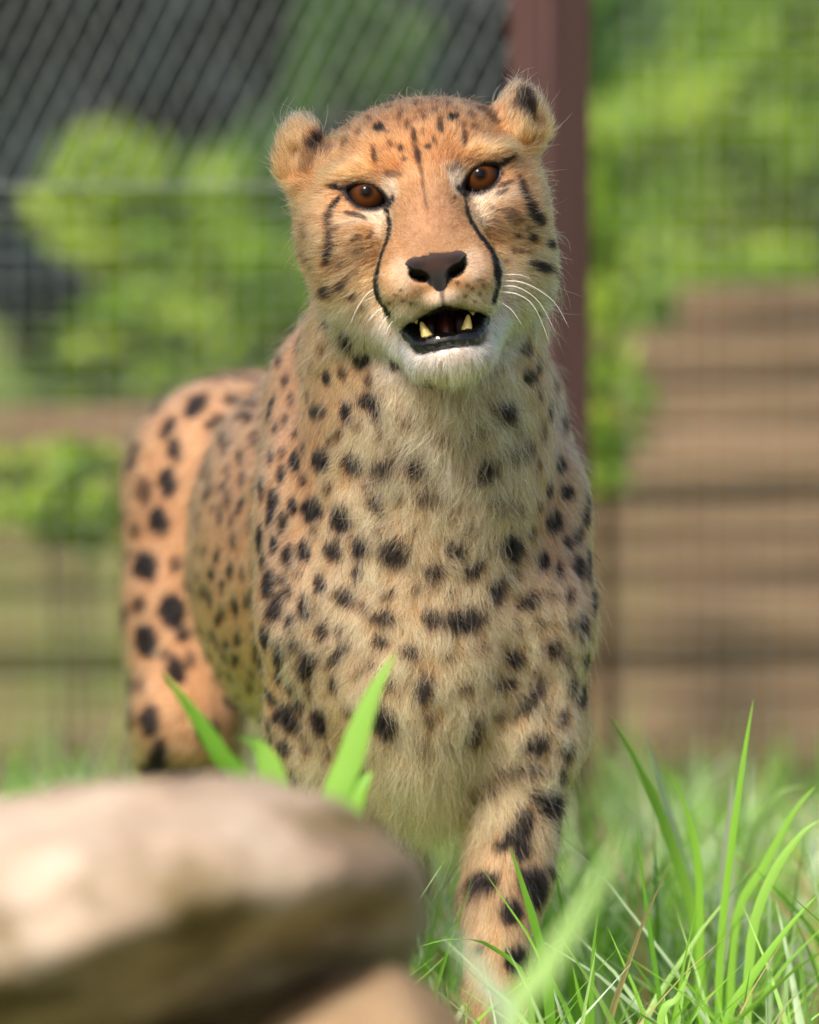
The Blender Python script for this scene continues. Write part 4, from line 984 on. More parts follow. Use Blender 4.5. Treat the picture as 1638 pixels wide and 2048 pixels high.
def coat(p, nrm):
    """base colour and head mask at points p with normals nrm"""
    L = to_head(p)
    n = len(p)
    head = sstep(-128, -108, L[:, 1]) * sstep(-150, -115, L[:, 2] - 0.25 * (L[:, 1] + 60) * (L[:, 1] < -60))
    # body: tawny above and on the sides, cream in front and below
    front = sstep(0.25, 0.97, -nrm[:, 1] * 0.93 - nrm[:, 2] * 0.45) * (1 - sstep(0.2, 0.45, p[:, 1]))
    under = sstep(0.2, 0.9, -nrm[:, 2]) * 0.8
    var = fbm(p, 26, 2, 5)
    cr = np.clip(np.maximum(front, under) + (var - 0.5) * 0.5, 0, 1)[:, None]
    body = TAWNY * (1 - cr) + CREAM * cr
    side = (sstep(0.35, 0.95, np.abs(nrm[:, 0])) * (1 - sstep(0.25, 0.5, p[:, 1])) * 0.22)[:, None]
    body = body * (1 - side) + ORANGE * side
    rear = (sstep(0.25, 0.5, p[:, 1]) * 0.55)[:, None]
    body = body * (1 - rear) + srgb(198, 148, 106) * rear
    leg = (sstep(0.33, 0.27, p[:, 2]) * 0.7 * (p[:, 1] < 0.3))[:, None]
    body = body * (1 - leg) + GREYTAN * leg
    hc = np.tile(TAWNY * 0.75 + CREAM * 0.25, (n, 1))
    for (cx, cu), (rx, ru), colr, w in HEAD_TINTS:
        q = np.sqrt(((L[:, 0] - cx) / rx) ** 2 + ((L[:, 1] - cu) / ru) ** 2)
        a = (w * (1 - sstep(0.55, 1.15, q)) * (L[:, 2] > -75))[:, None]
        hc = hc * (1 - a) + colr * a
    st = sstep(0.5, 0.78, vnoise(p * np.array((1.0, 1.0, 0.55)), 330, 61)) * 0.42 * (0.35 + 0.65 * sstep(10, 50, np.hypot(L[:, 0], L[:, 1] + 60)))
    hc = hc * (1 - st[:, None]) + BROWN * st[:, None]
    # throat: pale below the chin
    th = (np.exp(-(((L[:, 0] - 4) / 50) ** 2 + ((L[:, 1] + 160) / 40) ** 2)) * (nrm[:, 1] < 0.2) * 0.4)[:, None]
    body = body * (1 - th) + PALE * th
    C = body * (1 - head[:, None]) + hc * head[:, None]
    C = C * (0.9 + 0.2 * fbm(p, 60, 2, 9))[:, None]
    return C, head, L

def marks_at(p):
    L = to_head(p)
    fl = sstep(0.60, 0.72, vnoise(p, 300, 21)) * sstep(28, 48, L[:, 1]) * (np.abs(L[:, 0]) < 62) * 0.7 * (L[:, 2] > -110)
    return np.maximum(mark_value(p), fl)

def bare_mask(L):
    """skin without hair: eye openings, mouth, nose leather"""
    b = np.zeros(len(L), dtype=np.float32)
    fr = L[:, 2] > -25
    for s in (-1, 1):
        b = np.maximum(b, (almond_d(L[:, 0], L[:, 1], s) < 1.6) & fr)
    b = np.maximum(b, (mouth_d(L[:, 0], L[:, 1]) < 0.6) & (L[:, 2] > -15))
    q = np.where(L[:, 1] > -56, np.hypot(L[:, 0] / 20.0, (L[:, 1] + 56) / 7.5), np.abs(L[:, 0]) / (19.5 - 1.55 * np.maximum(0, -60.5 - L[:, 1])).clip(2.5))
    b = np.maximum(b, (q < 1.0) & (L[:, 1] > -75) & (L[:, 1] < -48) & (L[:, 2] > 40))
    return b.astype(bool)

def black_rim(L):
    """0..1: black skin around eyes, lips"""
    r = np.zeros(len(L), dtype=np.float32)
    fr = (L[:, 2] > -25)
    for s in (-1, 1):
        r = np.maximum(r, (1 - sstep(2.0, 4.6, almond_d(L[:, 0], L[:, 1], s))) * fr)
        # pointed corners
        for (x, u, w, h, a) in ((s * 24.5, -11.0, 7.0, 2.6, s * -52), (s * 55, 6.0, 6.5, 2.2, s * 30)):
            ca, sa = math.cos(R(a)), math.sin(R(a)); dx, du = L[:, 0] - x, L[:, 1] - u
            q = np.hypot((dx * ca + du * sa) / w, (-dx * sa + du * ca) / h)
            r = np.maximum(r, (1 - sstep(0.7, 1.2, q)) * fr)
    r = np.maximum(r, (1 - sstep(0.3, 1.6, mouth_d(L[:, 0], L[:, 1]))) * (L[:, 2] > -15))
    # line from nose leather down to the lip
    r = np.maximum(r, (1 - sstep(0.8, 2.2, np.abs(L[:, 0] - 0.5))) * (L[:, 1] < -68) * (L[:, 1] > -86) * (L[:, 2] > 40) * 0.75)
    return r

# spots on the parts the marks above do not reach (far side, belly, hind parts)
def scatter_marks():
    rs = np.random.RandomState(5)
    cand = rs.permutation(len(BV))[:30000]
    L = to_head(BV)
    pts = [tuple(m[:3]) for m in MARKS]
    grid = {}
    g = 0.03
    def near(q, r):
        i = tuple(np.floor(np.array(q) / g).astype(int))
        for dx in (-1, 0, 1):
            for dy in (-1, 0, 1):
                for dz in (-1, 0, 1):
                    for w in grid.get((i[0] + dx, i[1] + dy, i[2] + dz), ()):
                        if (w[0] - q[0]) ** 2 + (w[1] - q[1]) ** 2 + (w[2] - q[2]) ** 2 < r * r: return True
        return False
    def add(q): grid.setdefault(tuple(np.floor(np.array(q) / g).astype(int)), []).append(q)
    for q in pts: add(q)
    rows = []
    for i in cand:
        p, nn = BV[i], BN[i]
        if L[i, 1] > -125 and L[i, 2] > -75: continue
        hidden = nn[1] > 0.15 or p[1] > 0.3 or p[2] < 0.14
        if not hidden: continue
        flank = 0.25 < p[1] < 0.66
        rad = rs.uniform(0.0036, 0.0062) if flank else rs.uniform(0.0055, 0.009) * (0.75 if p[2] < 0.2 else 1)
        if near(p, 0.0175 if flank else 0.0265): continue
        add(tuple(p))
        t = np.cross(nn, (0.2, 0.1, 1)); t /= np.linalg.norm(t); b2 = np.cross(nn, t)
        e = rs.uniform(0.8, 1.3)
        rows.append((*p, *(t * rad * e), *(b2 * rad / e), rs.uniform(0.75, 1)))
    return np.array(rows, dtype=np.float32)
EXTRA_MARKS = scatter_marks()

# ------------------------------------------------------------------ the cheetah: body, fur, eyes, mouth
cheetah = empty('cheetah', (float(BV[BV[:, 2] < 0.05, 0].mean()), 0.35, 0.0))
tag(cheetah, 'spotted cheetah standing in the grass, head raised, mouth slightly open', 'cheetah')
def attach(o):
    o.parent = cheetah
    o.matrix_parent_inverse = Matrix.Translation(cheetah.location).inverted()
    return o

n = Nodes('cheetah_skin')
at = n.add('ShaderNodeAttribute', attribute_name='col'); gl = n.add('ShaderNodeAttribute', attribute_name='gloss')
rough = n.ramp(gl.outputs['Fac'], [(0, (0.85,) * 3), (1, (0.18,) * 3)])
nb = n.bump(n.noise(900, 3), 0.25, 0.001)
MAT_SKIN = n.done(n.pbsdf(at.outputs['Color'], rough, nb, 0.4))
body = attach(np_mesh('body', BV, BQ, MAT_SKIN))
C, head, L = coat(BV, BN); mv = marks_at(BV)
rim = black_rim(L); bare = bare_mask(L)
C = C * 0.55
dark = np.maximum(mv, rim)[:, None]
C = C * (1 - dark) + BLACK * 0.7 * dark
inmouth = ((mouth_d(L[:, 0], L[:, 1]) < 0.4) & (L[:, 2] > -15))
deep = inmouth & (mouth_d(L[:, 0], L[:, 1]) < -2.0)
noseb = bare & (L[:, 1] > -74) & (L[:, 1] < -44) & (L[:, 2] > 36) & (np.abs(L[:, 0]) < 22)
C[noseb] = 0.0015
C[inmouth] = srgb(26, 20, 22); C[deep] = srgb(70, 34, 32)
pad = BV[:, 2] < 0.006
C[pad] = srgb(60, 50, 48)
set_col_attr(body, 'col', C)
set_f_attr(body, 'gloss', np.clip(inmouth * 1.0 + rim * 0.6 * bare, 0, 1))

# ---- fur
def make_fur(count_scale=1.0):
    rs = np.random.RandomState(3)
    T = np.concatenate([BQ[:, [0, 1, 2]], BQ[:, [0, 2, 3]]])
    a, b, c = BV[T[:, 0]], BV[T[:, 1]], BV[T[:, 2]]
    area = 0.5 * np.linalg.norm(np.cross(b - a, c - a), axis=1)
    mid = (a + b + c) / 3; nm = BN[T].mean(1)
    Lm = to_head(mid)
    camv = np.array(CAM_LOC) - mid; camv /= np.linalg.norm(camv, axis=1, keepdims=True)
    vis = sstep(-0.45, -0.1, (nm * camv).sum(1))
    hd = (Lm[:, 1] > -120) & (Lm[:, 2] > -100)
    dens = np.where(hd, 1.9e6, np.where(mid[:, 1] < 0.30, 0.95e6, 0.28e6))
    dens = dens * (0.08 + 0.92 * vis)
    dens = np.where(mid[:, 2] < 0.12, dens * 0.4, dens)
    dens *= count_scale
    cum = np.cumsum(area * dens); N = int(cum[-1])
    ti = np.searchsorted(cum, rs.rand(N) * cum[-1])
    u, v = rs.rand(N), rs.rand(N); sw = u + v > 1; u[sw] = 1 - u[sw]; v[sw] = 1 - v[sw]
    w = 1 - u - v
    def bary(A): return A[T[ti, 0]] * w[:, None] + A[T[ti, 1]] * u[:, None] + A[T[ti, 2]] * v[:, None]
    p = bary(BV); nn = bary(BN); nn /= np.linalg.norm(nn, axis=1, keepdims=True) + 1e-9
    Lh = to_head(p)
    keep = ~bare_mask(Lh) & (p[:, 2] > 0.008)
    p, nn, Lh = p[keep], nn[keep], Lh[keep]
    N = len(p)
    C, head, _ = coat(p, nn)
    x, uu, ff = Lh[:, 0], Lh[:, 1], Lh[:, 2]
    # -- lie of the hair
    flow_b = np.stack([(p[:, 0] - 0.008) * 5.0 * (p[:, 2] > 0.25), 0.15 + 0.55 * sstep(0.15, 0.4, p[:, 1]) + 0 * uu, -1.0 + 0 * uu], 1)
    fl = np.stack([x * 1.15, np.where(uu > -45, (uu + 45) * 0.9, (uu + 50) * 1.2) - 22 * sstep(35, 60, np.abs(x)) * (uu < 25), -34 + 0 * x], 1)
    ear = ((np.abs(x) > 58) & (uu > 16) & (ff < -25)).astype(float)
    fl = fl * (1 - ear[:, None]) + np.stack([np.sign(x) * 10, 26 + 0 * x, 8 + 0 * x], 1) * ear[:, None]
    flow_h = (fl / (np.linalg.norm(fl, axis=1, keepdims=True) + 1e-6)) @ HM.T
    flow = flow_b / np.linalg.norm(flow_b, axis=1, keepdims=True) * (1 - head[:, None]) + flow_h * head[:, None]
    # swirl the lie a little
    sw1 = (np.stack([vnoise(p, 45, 31), vnoise(p, 45, 32), vnoise(p, 45, 33)], 1) - 0.5) * 1.1
    sw2 = (np.stack([vnoise(p, 160, 34), vnoise(p, 160, 35), vnoise(p, 160, 36)], 1) - 0.5) * 0.9
    chest = sstep(0.35, 0.9, -nn[:, 1]) * (1 - head) * (p[:, 1] < 0.3) * sstep(0.26, 0.34, p[:, 2])
    amp = (0.35 + 0.75 * chest + 0.15 * head)[:, None]
    flow = flow + (sw1 + sw2) * amp
    t = flow - nn * (flow * nn).sum(1, keepdims=True)
    t /= np.linalg.norm(t, axis=1, keepdims=True) + 1e-6
    # -- length
    ln = np.full(N, 0.0105)
    ln += 0.0035 * chest
    ln += 0.005 * np.exp(-(((x - 3) / 60) ** 2 + ((uu + 165) / 55) ** 2)) * (nn[:, 1] < 0.3)
    tuft = np.exp(-(((p[:, 0] - 0.012) / 0.04) ** 2)) * sstep(0.385, 0.345, p[:, 2]) * (p[:, 1] < 0.24) * (nn[:, 2] < 0.2) * sstep(0.24, 0.27, p[:, 2])
    ln += 0.030 * tuft
    hl = 0.0070 + 0.004 * sstep(45, 72, np.abs(x)) + 0.0065 * sstep(-35, -85, uu) * sstep(38, 60, np.abs(x)) + 0.003 * sstep(30, 50, uu) + 0.0025 * ear
    nose_d = np.sqrt(x ** 2 + (uu + 56) ** 2 + (ff - 55) ** 2)
    hl = hl * (0.42 + 0.58 * sstep(18, 75, nose_d))
    hl = np.where(uu < -98, 0.0085, hl)
    for s in (-1, 1):
        hl = np.where((ff > -30), hl * (0.42 + 0.58 * sstep(2, 14, almond_d(x, uu, s))), hl)
    hl = np.where(ff > -15, hl * (0.5 + 0.5 * sstep(1, 8, mouth_d(x, uu))), hl)
    ln = ln * (1 - head) + hl * head
    ln *= rs.uniform(0.7, 1.15, N)
    stray = rs.rand(N) < 0.014
    ln[stray] *= rs.uniform(1.3, 2.1, int(stray.sum()))
    # -- lift above the skin
    lift = R(22) + R(24) * chest + R(5) * head + R(8) * head * sstep(45, 75, np.abs(x)) + R(10) * ear
    lift = lift + rs.normal(0, R(7), N); lift[stray] += R(22)
    t = t + rs.normal(0, 0.16, (N, 3)); t -= nn * (t * nn).sum(1, keepdims=True); t /= np.linalg.norm(t, axis=1, keepdims=True) + 1e-6
    d0 = t * np.cos(lift)[:, None] + nn * np.sin(lift)[:, None]
    # -- clumps: pull the tips towards the nearest of jittered grid points
    cell = np.where(chest > 0.3, 0.0065, np.where(head > 0.5, 0.0026, 0.0042))
    best = np.full(N, 9.0); cc = np.zeros((N, 3)); cb = np.zeros(N)
    gi = np.floor(p / cell[:, None]).astype(np.int64)
    for dx in (-1, 0, 1):
        for dy in (-1, 0, 1):
            for dz in (-1, 0, 1):
                g2 = gi + (dx, dy, dz)
                h = (g2[:, 0] * 73856093) ^ (g2[:, 1] * 19349663) ^ (g2[:, 2] * 83492791)
                j = np.stack([((h >> s) & 1023) / 1023.0 for s in (0, 9, 19)], 1)
                q = (g2 + j) * cell[:, None]
                d2 = ((q - p) ** 2).sum(1)
                m = d2 < best
                best = np.where(m, d2, best); cc[m] = q[m]; cb[m] = j[m, 1] + j[m, 2] - 1
    cv = cc - p; cv -= nn * (cv * nn).sum(1, keepdims=True)
    cs = (0.34 + 0.38 * chest)[:, None]
    cs = np.where(stray[:, None], 0, cs)
    K = 5
    S = np.linspace(0, 1, K)
    ln = ln * (1 + (0.16 + 0.34 * chest) * cb)
    grav = np.array((0, 0, -1.0))
    curl = rs.normal(0, 1, (N, 3)); curl2 = rs.normal(0, 1, (N, 3))
    camp = (ln * (0.05 + 0.09 * chest))[:, None]
    pts = np.zeros((N, K, 3), dtype=np.float32)
    for i, s in enumerate(S):
        q = p - nn * 0.0006 + d0 * (ln * s)[:, None] + (t * 0.30 - nn * 0.34 * np.sin(lift)[:, None] + grav * (0.05 + 0.12 * chest + 0.1 * tuft)[:, None]) * (ln * s * s)[:, None]
        q = q + cv * cs * s ** 1.4 + camp * (curl * math.sin(s * 3.6) + curl2 * (s * s))
        pts[:, i] = q
    ms = [marks_at(p + t * (ln * s)[:, None]) for s in (0.2, 0.55, 0.85)]
    mv = ms[1]
    # -- colour: darker and warmer at the root, pale tips on the chest
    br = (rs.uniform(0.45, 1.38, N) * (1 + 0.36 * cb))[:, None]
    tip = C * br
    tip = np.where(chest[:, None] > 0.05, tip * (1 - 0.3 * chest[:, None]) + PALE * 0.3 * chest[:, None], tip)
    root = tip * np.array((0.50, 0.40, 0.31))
    br_ = black_rim(Lh)
    blk = BLACK * rs.uniform(0.2, 0.7, N)[:, None]
    keepd = np.where(rs.rand(N) < 0.985, 1.0, 0.4)
    prof = [ms[0], (ms[0] + ms[1]) / 2, ms[1], (ms[1] + ms[2]) / 2, ms[2]]
    cols = np.zeros((N, K, 3), dtype=np.float32)
    for i, s in enumerate(S):
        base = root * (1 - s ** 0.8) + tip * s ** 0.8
        dk = (np.maximum(0.85 * prof[i] + 0.15 * mv, br_) * keepd)[:, None]
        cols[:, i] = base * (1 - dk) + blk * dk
    near = np.where(p[:, 1] < 0.3, 1.0, 1.9)
    rad = (np.where(head > 0.5, 0.00017, 0.0002) * near * rs.uniform(0.8, 1.2, N))[:, None] * np.array((1, 0.95, 0.8, 0.55, 0.18))[None]
    return pts, cols, rad

pts, cols, rad = make_fur(1.0)
NF, K = pts.shape[:2]
hc = bpy.data.hair_curves.new('fur')
hc.add_curves([K] * NF)
hc.attributes['position'].data.foreach_set('vector', pts.ravel())
ra = hc.attributes.get('radius') or hc.attributes.new('radius', 'FLOAT', 'POINT')
ra.data.foreach_set('value', rad.astype(np.float32).ravel())
ca = hc.attributes.new('col', 'FLOAT_COLOR', 'POINT')
c4 = np.ones((NF * K, 4), dtype=np.float32); c4[:, :3] = cols.reshape(-1, 3)
ca.data.foreach_set('color', c4.ravel())
n = Nodes('cheetah_fur')
at = n.add('ShaderNodeAttribute', attribute_name='col')
hb = n.t.nodes.new('ShaderNodeBsdfHairPrincipled')
hb.model = 'CHIANG'; hb.parametrization = 'COLOR'
n.link(at.outputs['Color'], hb.inputs['Color'])
hb.inputs['Roughness'].default_value = 0.42
hb.inputs['Radial Roughness'].default_value = 0.6
hb.inputs['IOR'].default_value = 1.28
hc.materials.append(n.done(hb))
fur = bpy.data.objects.new('fur', hc); COL.objects.link(fur); attach(fur)
del pts, cols, rad, c4
print('FUR', NF)

# ---- eyes
n = Nodes('eye')
oc = n.objco()
sx = n.add('ShaderNodeSeparateXYZ', Vector=oc)
rr = n.add('ShaderNodeMath', operation='SQRT')
m1 = n.add('ShaderNodeMath', operation='MULTIPLY'); n.link(sx.outputs[0], m1.inputs[0]); n.link(sx.outputs[0], m1.inputs[1])
m2 = n.add('ShaderNodeMath', operation='MULTIPLY_ADD'); n.link(sx.outputs[1], m2.inputs[0]); n.link(sx.outputs[1], m2.inputs[1]); n.link(m1.outputs[0], m2.inputs[2])
n.link(m2.outputs[0], rr.inputs[0])
sc_ = n.add('ShaderNodeMath', operation='MULTIPLY'); n.link(rr.outputs[0], sc_.inputs[0]); sc_.inputs[1].default_value = 50.0      # 20 mm -> 1
ir = n.ramp(sc_.outputs[0], [(0.0, (0.004, 0.003, 0.003)), (0.135, (0.004, 0.003, 0.003)), (0.175, tuple(srgb(34, 20, 10))), (0.30, tuple(srgb(78, 42, 18))),
                            (0.44, tuple(srgb(60, 32, 14))), (0.51, tuple(srgb(40, 22, 14))), (0.56, tuple(srgb(20, 14, 12))), (1.0, tuple(srgb(30, 22, 20)))])
nz = n.noise(700, 3)
ir = n.mix(0.35, ir, n.ramp(nz, [(0.3, (0.25, 0.2, 0.2)), (0.7, (1, 1, 1))]), 'MULTIPLY')
MAT_EYE = n.done(n.pbsdf(ir, 0.5, None, 0.0, Coat_Weight=0.8, Coat_Roughness=0.02, Coat_IOR=1.2))
def uv_sphere(name, r, mat, seg=40, rings=24):
    bm = bmesh.new(); bmesh.ops.create_uvsphere(bm, u_segments=seg, v_segments=rings, radius=r)
    me = bpy.data.meshes.new(name); bm.to_mesh(me); bm.free()
    me.polygons.foreach_set('use_smooth', [True] * len(me.polygons)); me.materials.append(mat)
    o = bpy.data.objects.new(name, me); COL.objects.link(o); return o
for s in (-1, 1):
    e = attach(uv_sphere('eye', 0.0165, MAT_EYE))
    for vv in e.data.vertices:                               # corneal bulge
        rxy = math.hypot(vv.co.x, vv.co.y)
        if vv.co.z > 0: vv.co.z += 0.0016 * max(0, 1 - (rxy / 0.0095) ** 2)
    M = Matrix(np.c_[HX, HU, HF].tolist()).to_4x4()
    M = M @ Matrix.Rotation(R(s * 2), 4, 'Y') @ Matrix.Rotation(R(-7), 4, 'X')
    M.translation = Vector(H(s * 37.5, -1.6, -15.5))
    e.matrix_basis = M

# ---- nose leather
def build_nose():
    a = np.arange(-26, 26.01, 0.8); F = Field(a, np.arange(-84, -38, 0.8), np.arange(34, 80, 0.8))
    def E(c, r, k=4, M=None, mode='add'): F.ell(c, r, k, M, mode)
    E((0, -54.5, 56.5), (13, 6.5, 11), 4)
    for s in (-1, 1):
        E((s * 12.5, -52.5, 54.5), (8.5, 6.2, 11.5), 3.5)
    F.cone((0, -55, 60), (0, -74, 55.5), 7.6, 2.0, 5)
    I3 = np.eye(3)
    for s in (-1, 1):
        E((s * 12.5, -60.5, 64), (6.4, 4.6, 13), 2.0, rotM(I3, 2, R(s * 28)), 'sub')
        E((s * 18.5, -55.5, 63), (4.2, 2.6, 9), 2.0, rotM(I3, 2, R(s * 55)), 'sub')
    F.cone((0, -60, 71), (0, -75, 62), 0.9, 1.1, 2.5, 'sub')
    V, Q = F.mesh(2)
    return V, Q
NV, NQ = build_nose()
n = Nodes('nose_leather')
na = n.add('ShaderNodeAttribute', attribute_name='col')
vor = n.t.nodes.new('ShaderNodeTexVoronoi'); vor.inputs['Scale'].default_value = 900
MAT_NOSE = n.done(n.pbsdf(na.outputs['Color'], 0.38, n.bump(vor.outputs[0], 0.8, 0.0010), 0.4))
nose = attach(np_mesh('nose', np.array([H(v[0], v[1] - 2.5, v[2]) for v in NV]), NQ, MAT_NOSE))
nl = NV
ncol = np.tile(srgb(44, 34, 33), (len(nl), 1))
w_ = (sstep(-53, -47, nl[:, 1]))[:, None]; ncol = ncol * (1 - w_) + srgb(74, 63, 62) * w_  # grey sheen painted along the top edge of the leather
w_ = (np.exp(-((nl[:, 0] / 11) ** 2 + ((nl[:, 1] + 54) / 6) ** 2)))[:, None]; ncol = ncol * (1 - w_) + srgb(74, 50, 42) * w_
w_ = sstep(-58, -66, nl[:, 1])[:, None]; ncol = ncol * (1 - w_) + srgb(30, 25, 25) * w_
nd = np.minimum(*[np.hypot((nl[:, 0] - s * 11.5) / 8, (nl[:, 1] + 60) / 5.5) for s in (-1, 1)])
w_ = (1 - sstep(0.95, 1.25, nd))[:, None] * (nl[:, 2] < 64.5)[:, None]; ncol = ncol * (1 - w_) + srgb(14, 10, 10) * w_
set_col_attr(nose, 'col', ncol)

# ---- lower lip, tongue, teeth
def tube(path, radii, seg=10, flat=1.0, wob=0.0, seed=0):
    rs = np.random.RandomState(seed); path = np.array(path, float); V = []; Fc = []
    for i, p in enumerate(path):
        a = path[min(i + 1, len(path) - 1)] - path[max(i - 1, 0)]; a /= np.linalg.norm(a) + 1e-9
        ref = np.array((0, 0, 1.0)) if abs(a[2]) < 0.9 else np.array((1.0, 0, 0))
        b = np.cross(a, ref); b /= np.linalg.norm(b); c = np.cross(a, b)
        for k in range(seg):
            th = 2 * math.pi * k / seg; r = radii[i] * (1 + wob * rs.uniform(-1, 1))
            V.append(p + b * math.cos(th) * r + c * math.sin(th) * r * flat)
    m = len(path)
    for i in range(m - 1):
        for k in range(seg):
            Fc.append((i * seg + k, i * seg + (k + 1) % seg, (i + 1) * seg + (k + 1) % seg, (i + 1) * seg + k))
    Fc.append(tuple(range(seg - 1, -1, -1))); Fc.append(tuple((m - 1) * seg + k for k in range(seg)))
    return V, Fc
def smooth_path(pts, n):
    pts = np.array(pts, float); out = []
    m = len(pts)
    for j in range(n):
        t = j / (n - 1) * (m - 1); i = min(int(t), m - 2); f = t - i
        p0, p1, p2, p3 = pts[max(i - 1, 0)], pts[i], pts[i + 1], pts[min(i + 2, m - 1)]
        out.append(0.5 * ((2 * p1) + (-p0 + p2) * f + (2 * p0 - 5 * p1 + 4 * p2 - p3) * f * f + (-p0 + 3 * p1 - 3 * p2 + p3) * f ** 3))
    return np.array(out)
n = Nodes('wet_lip')
MAT_LIP = n.done(n.pbsdf(srgb(15, 12, 13), 0.3, n.bump(n.noise(230, 4, 0.65), 1.0, 0.009), 0.25, Coat_Weight=0.8, Coat_Roughness=0.05))
pth = smooth_path([(-24.5, -92, 12), (-23.5, -97, 22), (-21.5, -102, 30), (-17.5, -106.5, 36), (-9, -106.5, 41), (0, -106, 42.5), (9, -106.5, 41), (17.5, -106, 36), (21.5, -101, 30), (23.5, -96, 22), (24.5, -91, 12)], 60)
rads = 4.6 + 0.9 * np.sin(np.linspace(0, 21, 60)) * np.linspace(1, 0.6, 60) + 0.8
V, Fc = tube(pth, rads, 14, 0.85, 0.16, 2)
attach(mesh_obj('lower_lip', [H(*v) for v in V], Fc, MAT_LIP))
pth = smooth_path([(-17, -98, 8), (-19, -102, 22), (-13, -104.5, 31), (0, -104, 34), (13, -104.5, 31), (19, -102, 22), (17, -98, 8)], 40)
V, Fc = tube(pth, np.full(40, 3.6), 10, 0.9, 0.08, 4)
attach(mesh_obj('gum', [H(*v) for v in V], Fc, MAT_LIP))
n = Nodes('tongue')
MAT_TON = n.done(n.pbsdf(srgb(74, 36, 34), 0.35, n.bump(n.noise(900, 2), 0.4, 0.0008), 0.5))
V, Fc = tube(smooth_path([(0, -99, -12), (0, -100, 6), (0, -102.5, 20), (0, -105, 29)], 16), [12, 13, 13.5, 14, 14, 14, 13.5, 13, 12.5, 12, 11, 10, 9, 7.5, 5.5, 2.5], 16, 0.42)
attach(mesh_obj('tongue', [H(*v) for v in V], Fc, MAT_TON))
n = Nodes('tooth')
MAT_TOOTH = n.done(n.pbsdf(n.ramp(n.noise(220, 2), [(0.3, tuple(srgb(176, 154, 82))), (0.75, tuple(srgb(196, 178, 112)))]), 0.25, None, 0.5))
def tooth(pts, r0):
    q = smooth_path(pts, 9); rr = r0 * (1 - np.linspace(0, 1, 9) ** 1.7 * 0.86)
    V, Fc = tube(q, rr, 10)
    attach(mesh_obj('tooth', [H(*v) for v in V], Fc, MAT_TOOTH))
for s in (-1, 1):
    tooth([(s * 12.0, -106, 33), (s * 13.6, -100, 35), (s * 15.8, -91, 34.5)], 5.0)       # lower canine
    tooth([(s * 18.5, -84, 34), (s * 19, -88, 35), (s * 18.8, -92, 34)], 3.0)             # upper canine, mostly behind the lip
for i in range(-2, 3):
    tooth([(i * 3.3, -105, 34.5 - abs(i) * 0.6), (i * 3.3, -102.5, 35 - abs(i) * 0.6), (i * 3.3, -101, 35 - abs(i) * 0.6)], 1.5)

# ---- whiskers, brow and stray hairs
n = Nodes('whisker')
MAT_WH = n.done(n.pbsdf(srgb(240, 236, 228), 0.4, None, 0.4))
MAT_WHD = Nodes('dark_lash'); MAT_WHD = MAT_WHD.done(MAT_WHD.pbsdf(srgb(40, 28, 24), 0.5, None, 0.3))
def whisker(pts, r=0.30, mat=None):
    q = smooth_path(pts, 14)
    V, Fc = tube(q, r * (1 - np.linspace(0, 1, 14) * 0.8), 5)
    attach(mesh_obj('whisker', [H(*v) for v in V], Fc, mat or MAT_WH))
for pts in (((37, -68, 38), (52, -70, 33), (60, -74, 30)), ((37, -72, 38), (55, -76, 36), (72, -90, 30), (80, -109, 24)), ((36, -76, 38), (50, -78, 38), (63, -90, 34), (71, -112, 28)),
            ((36, -79, 38), (50, -83, 38), (60, -94, 34), (66, -118, 28)), ((35, -84, 36), (44, -92, 36), (50, -104, 32)),
            ((-38, -64, 36), (-47, -67, 34), (-56, -76, 32), (-62, -86, 30)), ((-38, -68, 36), (-44, -70, 36), (-50, -72, 34)), ((-36, -77, 37), (-43, -80, 36), (-50, -85, 34)),
            ((-33, -82, 37), (-39, -86, 37), (-44, -92, 36)), ((-32, -86, 37), (-37, -91, 36), (-40, -96, 35))):
    whisker(pts, 0.27)
for pts in (((-53, 3, 2), (-62, 6, 2), (-72, 6, 0)), ((-53, 1, 2), (-60, 2, 2), (-66, 1, 1))):
    whisker(pts, 0.22, MAT_WHD)

# ------------------------------------------------------------------ ground
n = Nodes('ground')
co = n.objco()
g1 = n.ramp(n.noise(3.0, 6, 0.6, co), [(0.3, tuple(srgb(82, 92, 48))), (0.55, tuple(srgb(104, 108, 62))), (0.75, tuple(srgb(128, 112, 82)))])
MAT_GROUND = n.done(n.pbsdf(g1, 0.95, n.bump(n.noise(40, 4, 0.6, co), 0.6, 0.02), 0.2))
gx = np.linspace(-1, 1, 61); gx = np.sign(gx) * np.abs(gx) ** 2.2 * 150
gy = np.linspace(0, 1, 81) ** 2.4 * 250 - 12
GX, GY = np.meshgrid(gx, gy, indexing='ij')
GP = np.stack([GX.ravel(), GY.ravel(), np.zeros(GX.size)], 1)
dd = np.hypot(GP[:, 0], GP[:, 1])
GP[:, 2] = (fbm(GP, 0.25, 3, 41) - 0.5) * 0.9 * sstep(4, 14, dd)
ny_ = len(gy)
gi_, gj_ = np.meshgrid(np.arange(60), np.arange(80), indexing='ij')
GQ = np.stack([gi_ * ny_ + gj_, (gi_ + 1) * ny_ + gj_, (gi_ + 1) * ny_ + gj_ + 1, gi_ * ny_ + gj_ + 1], 2).reshape(-1, 4)
tag(np_mesh('ground', GP, GQ, MAT_GROUND), kind='structure')

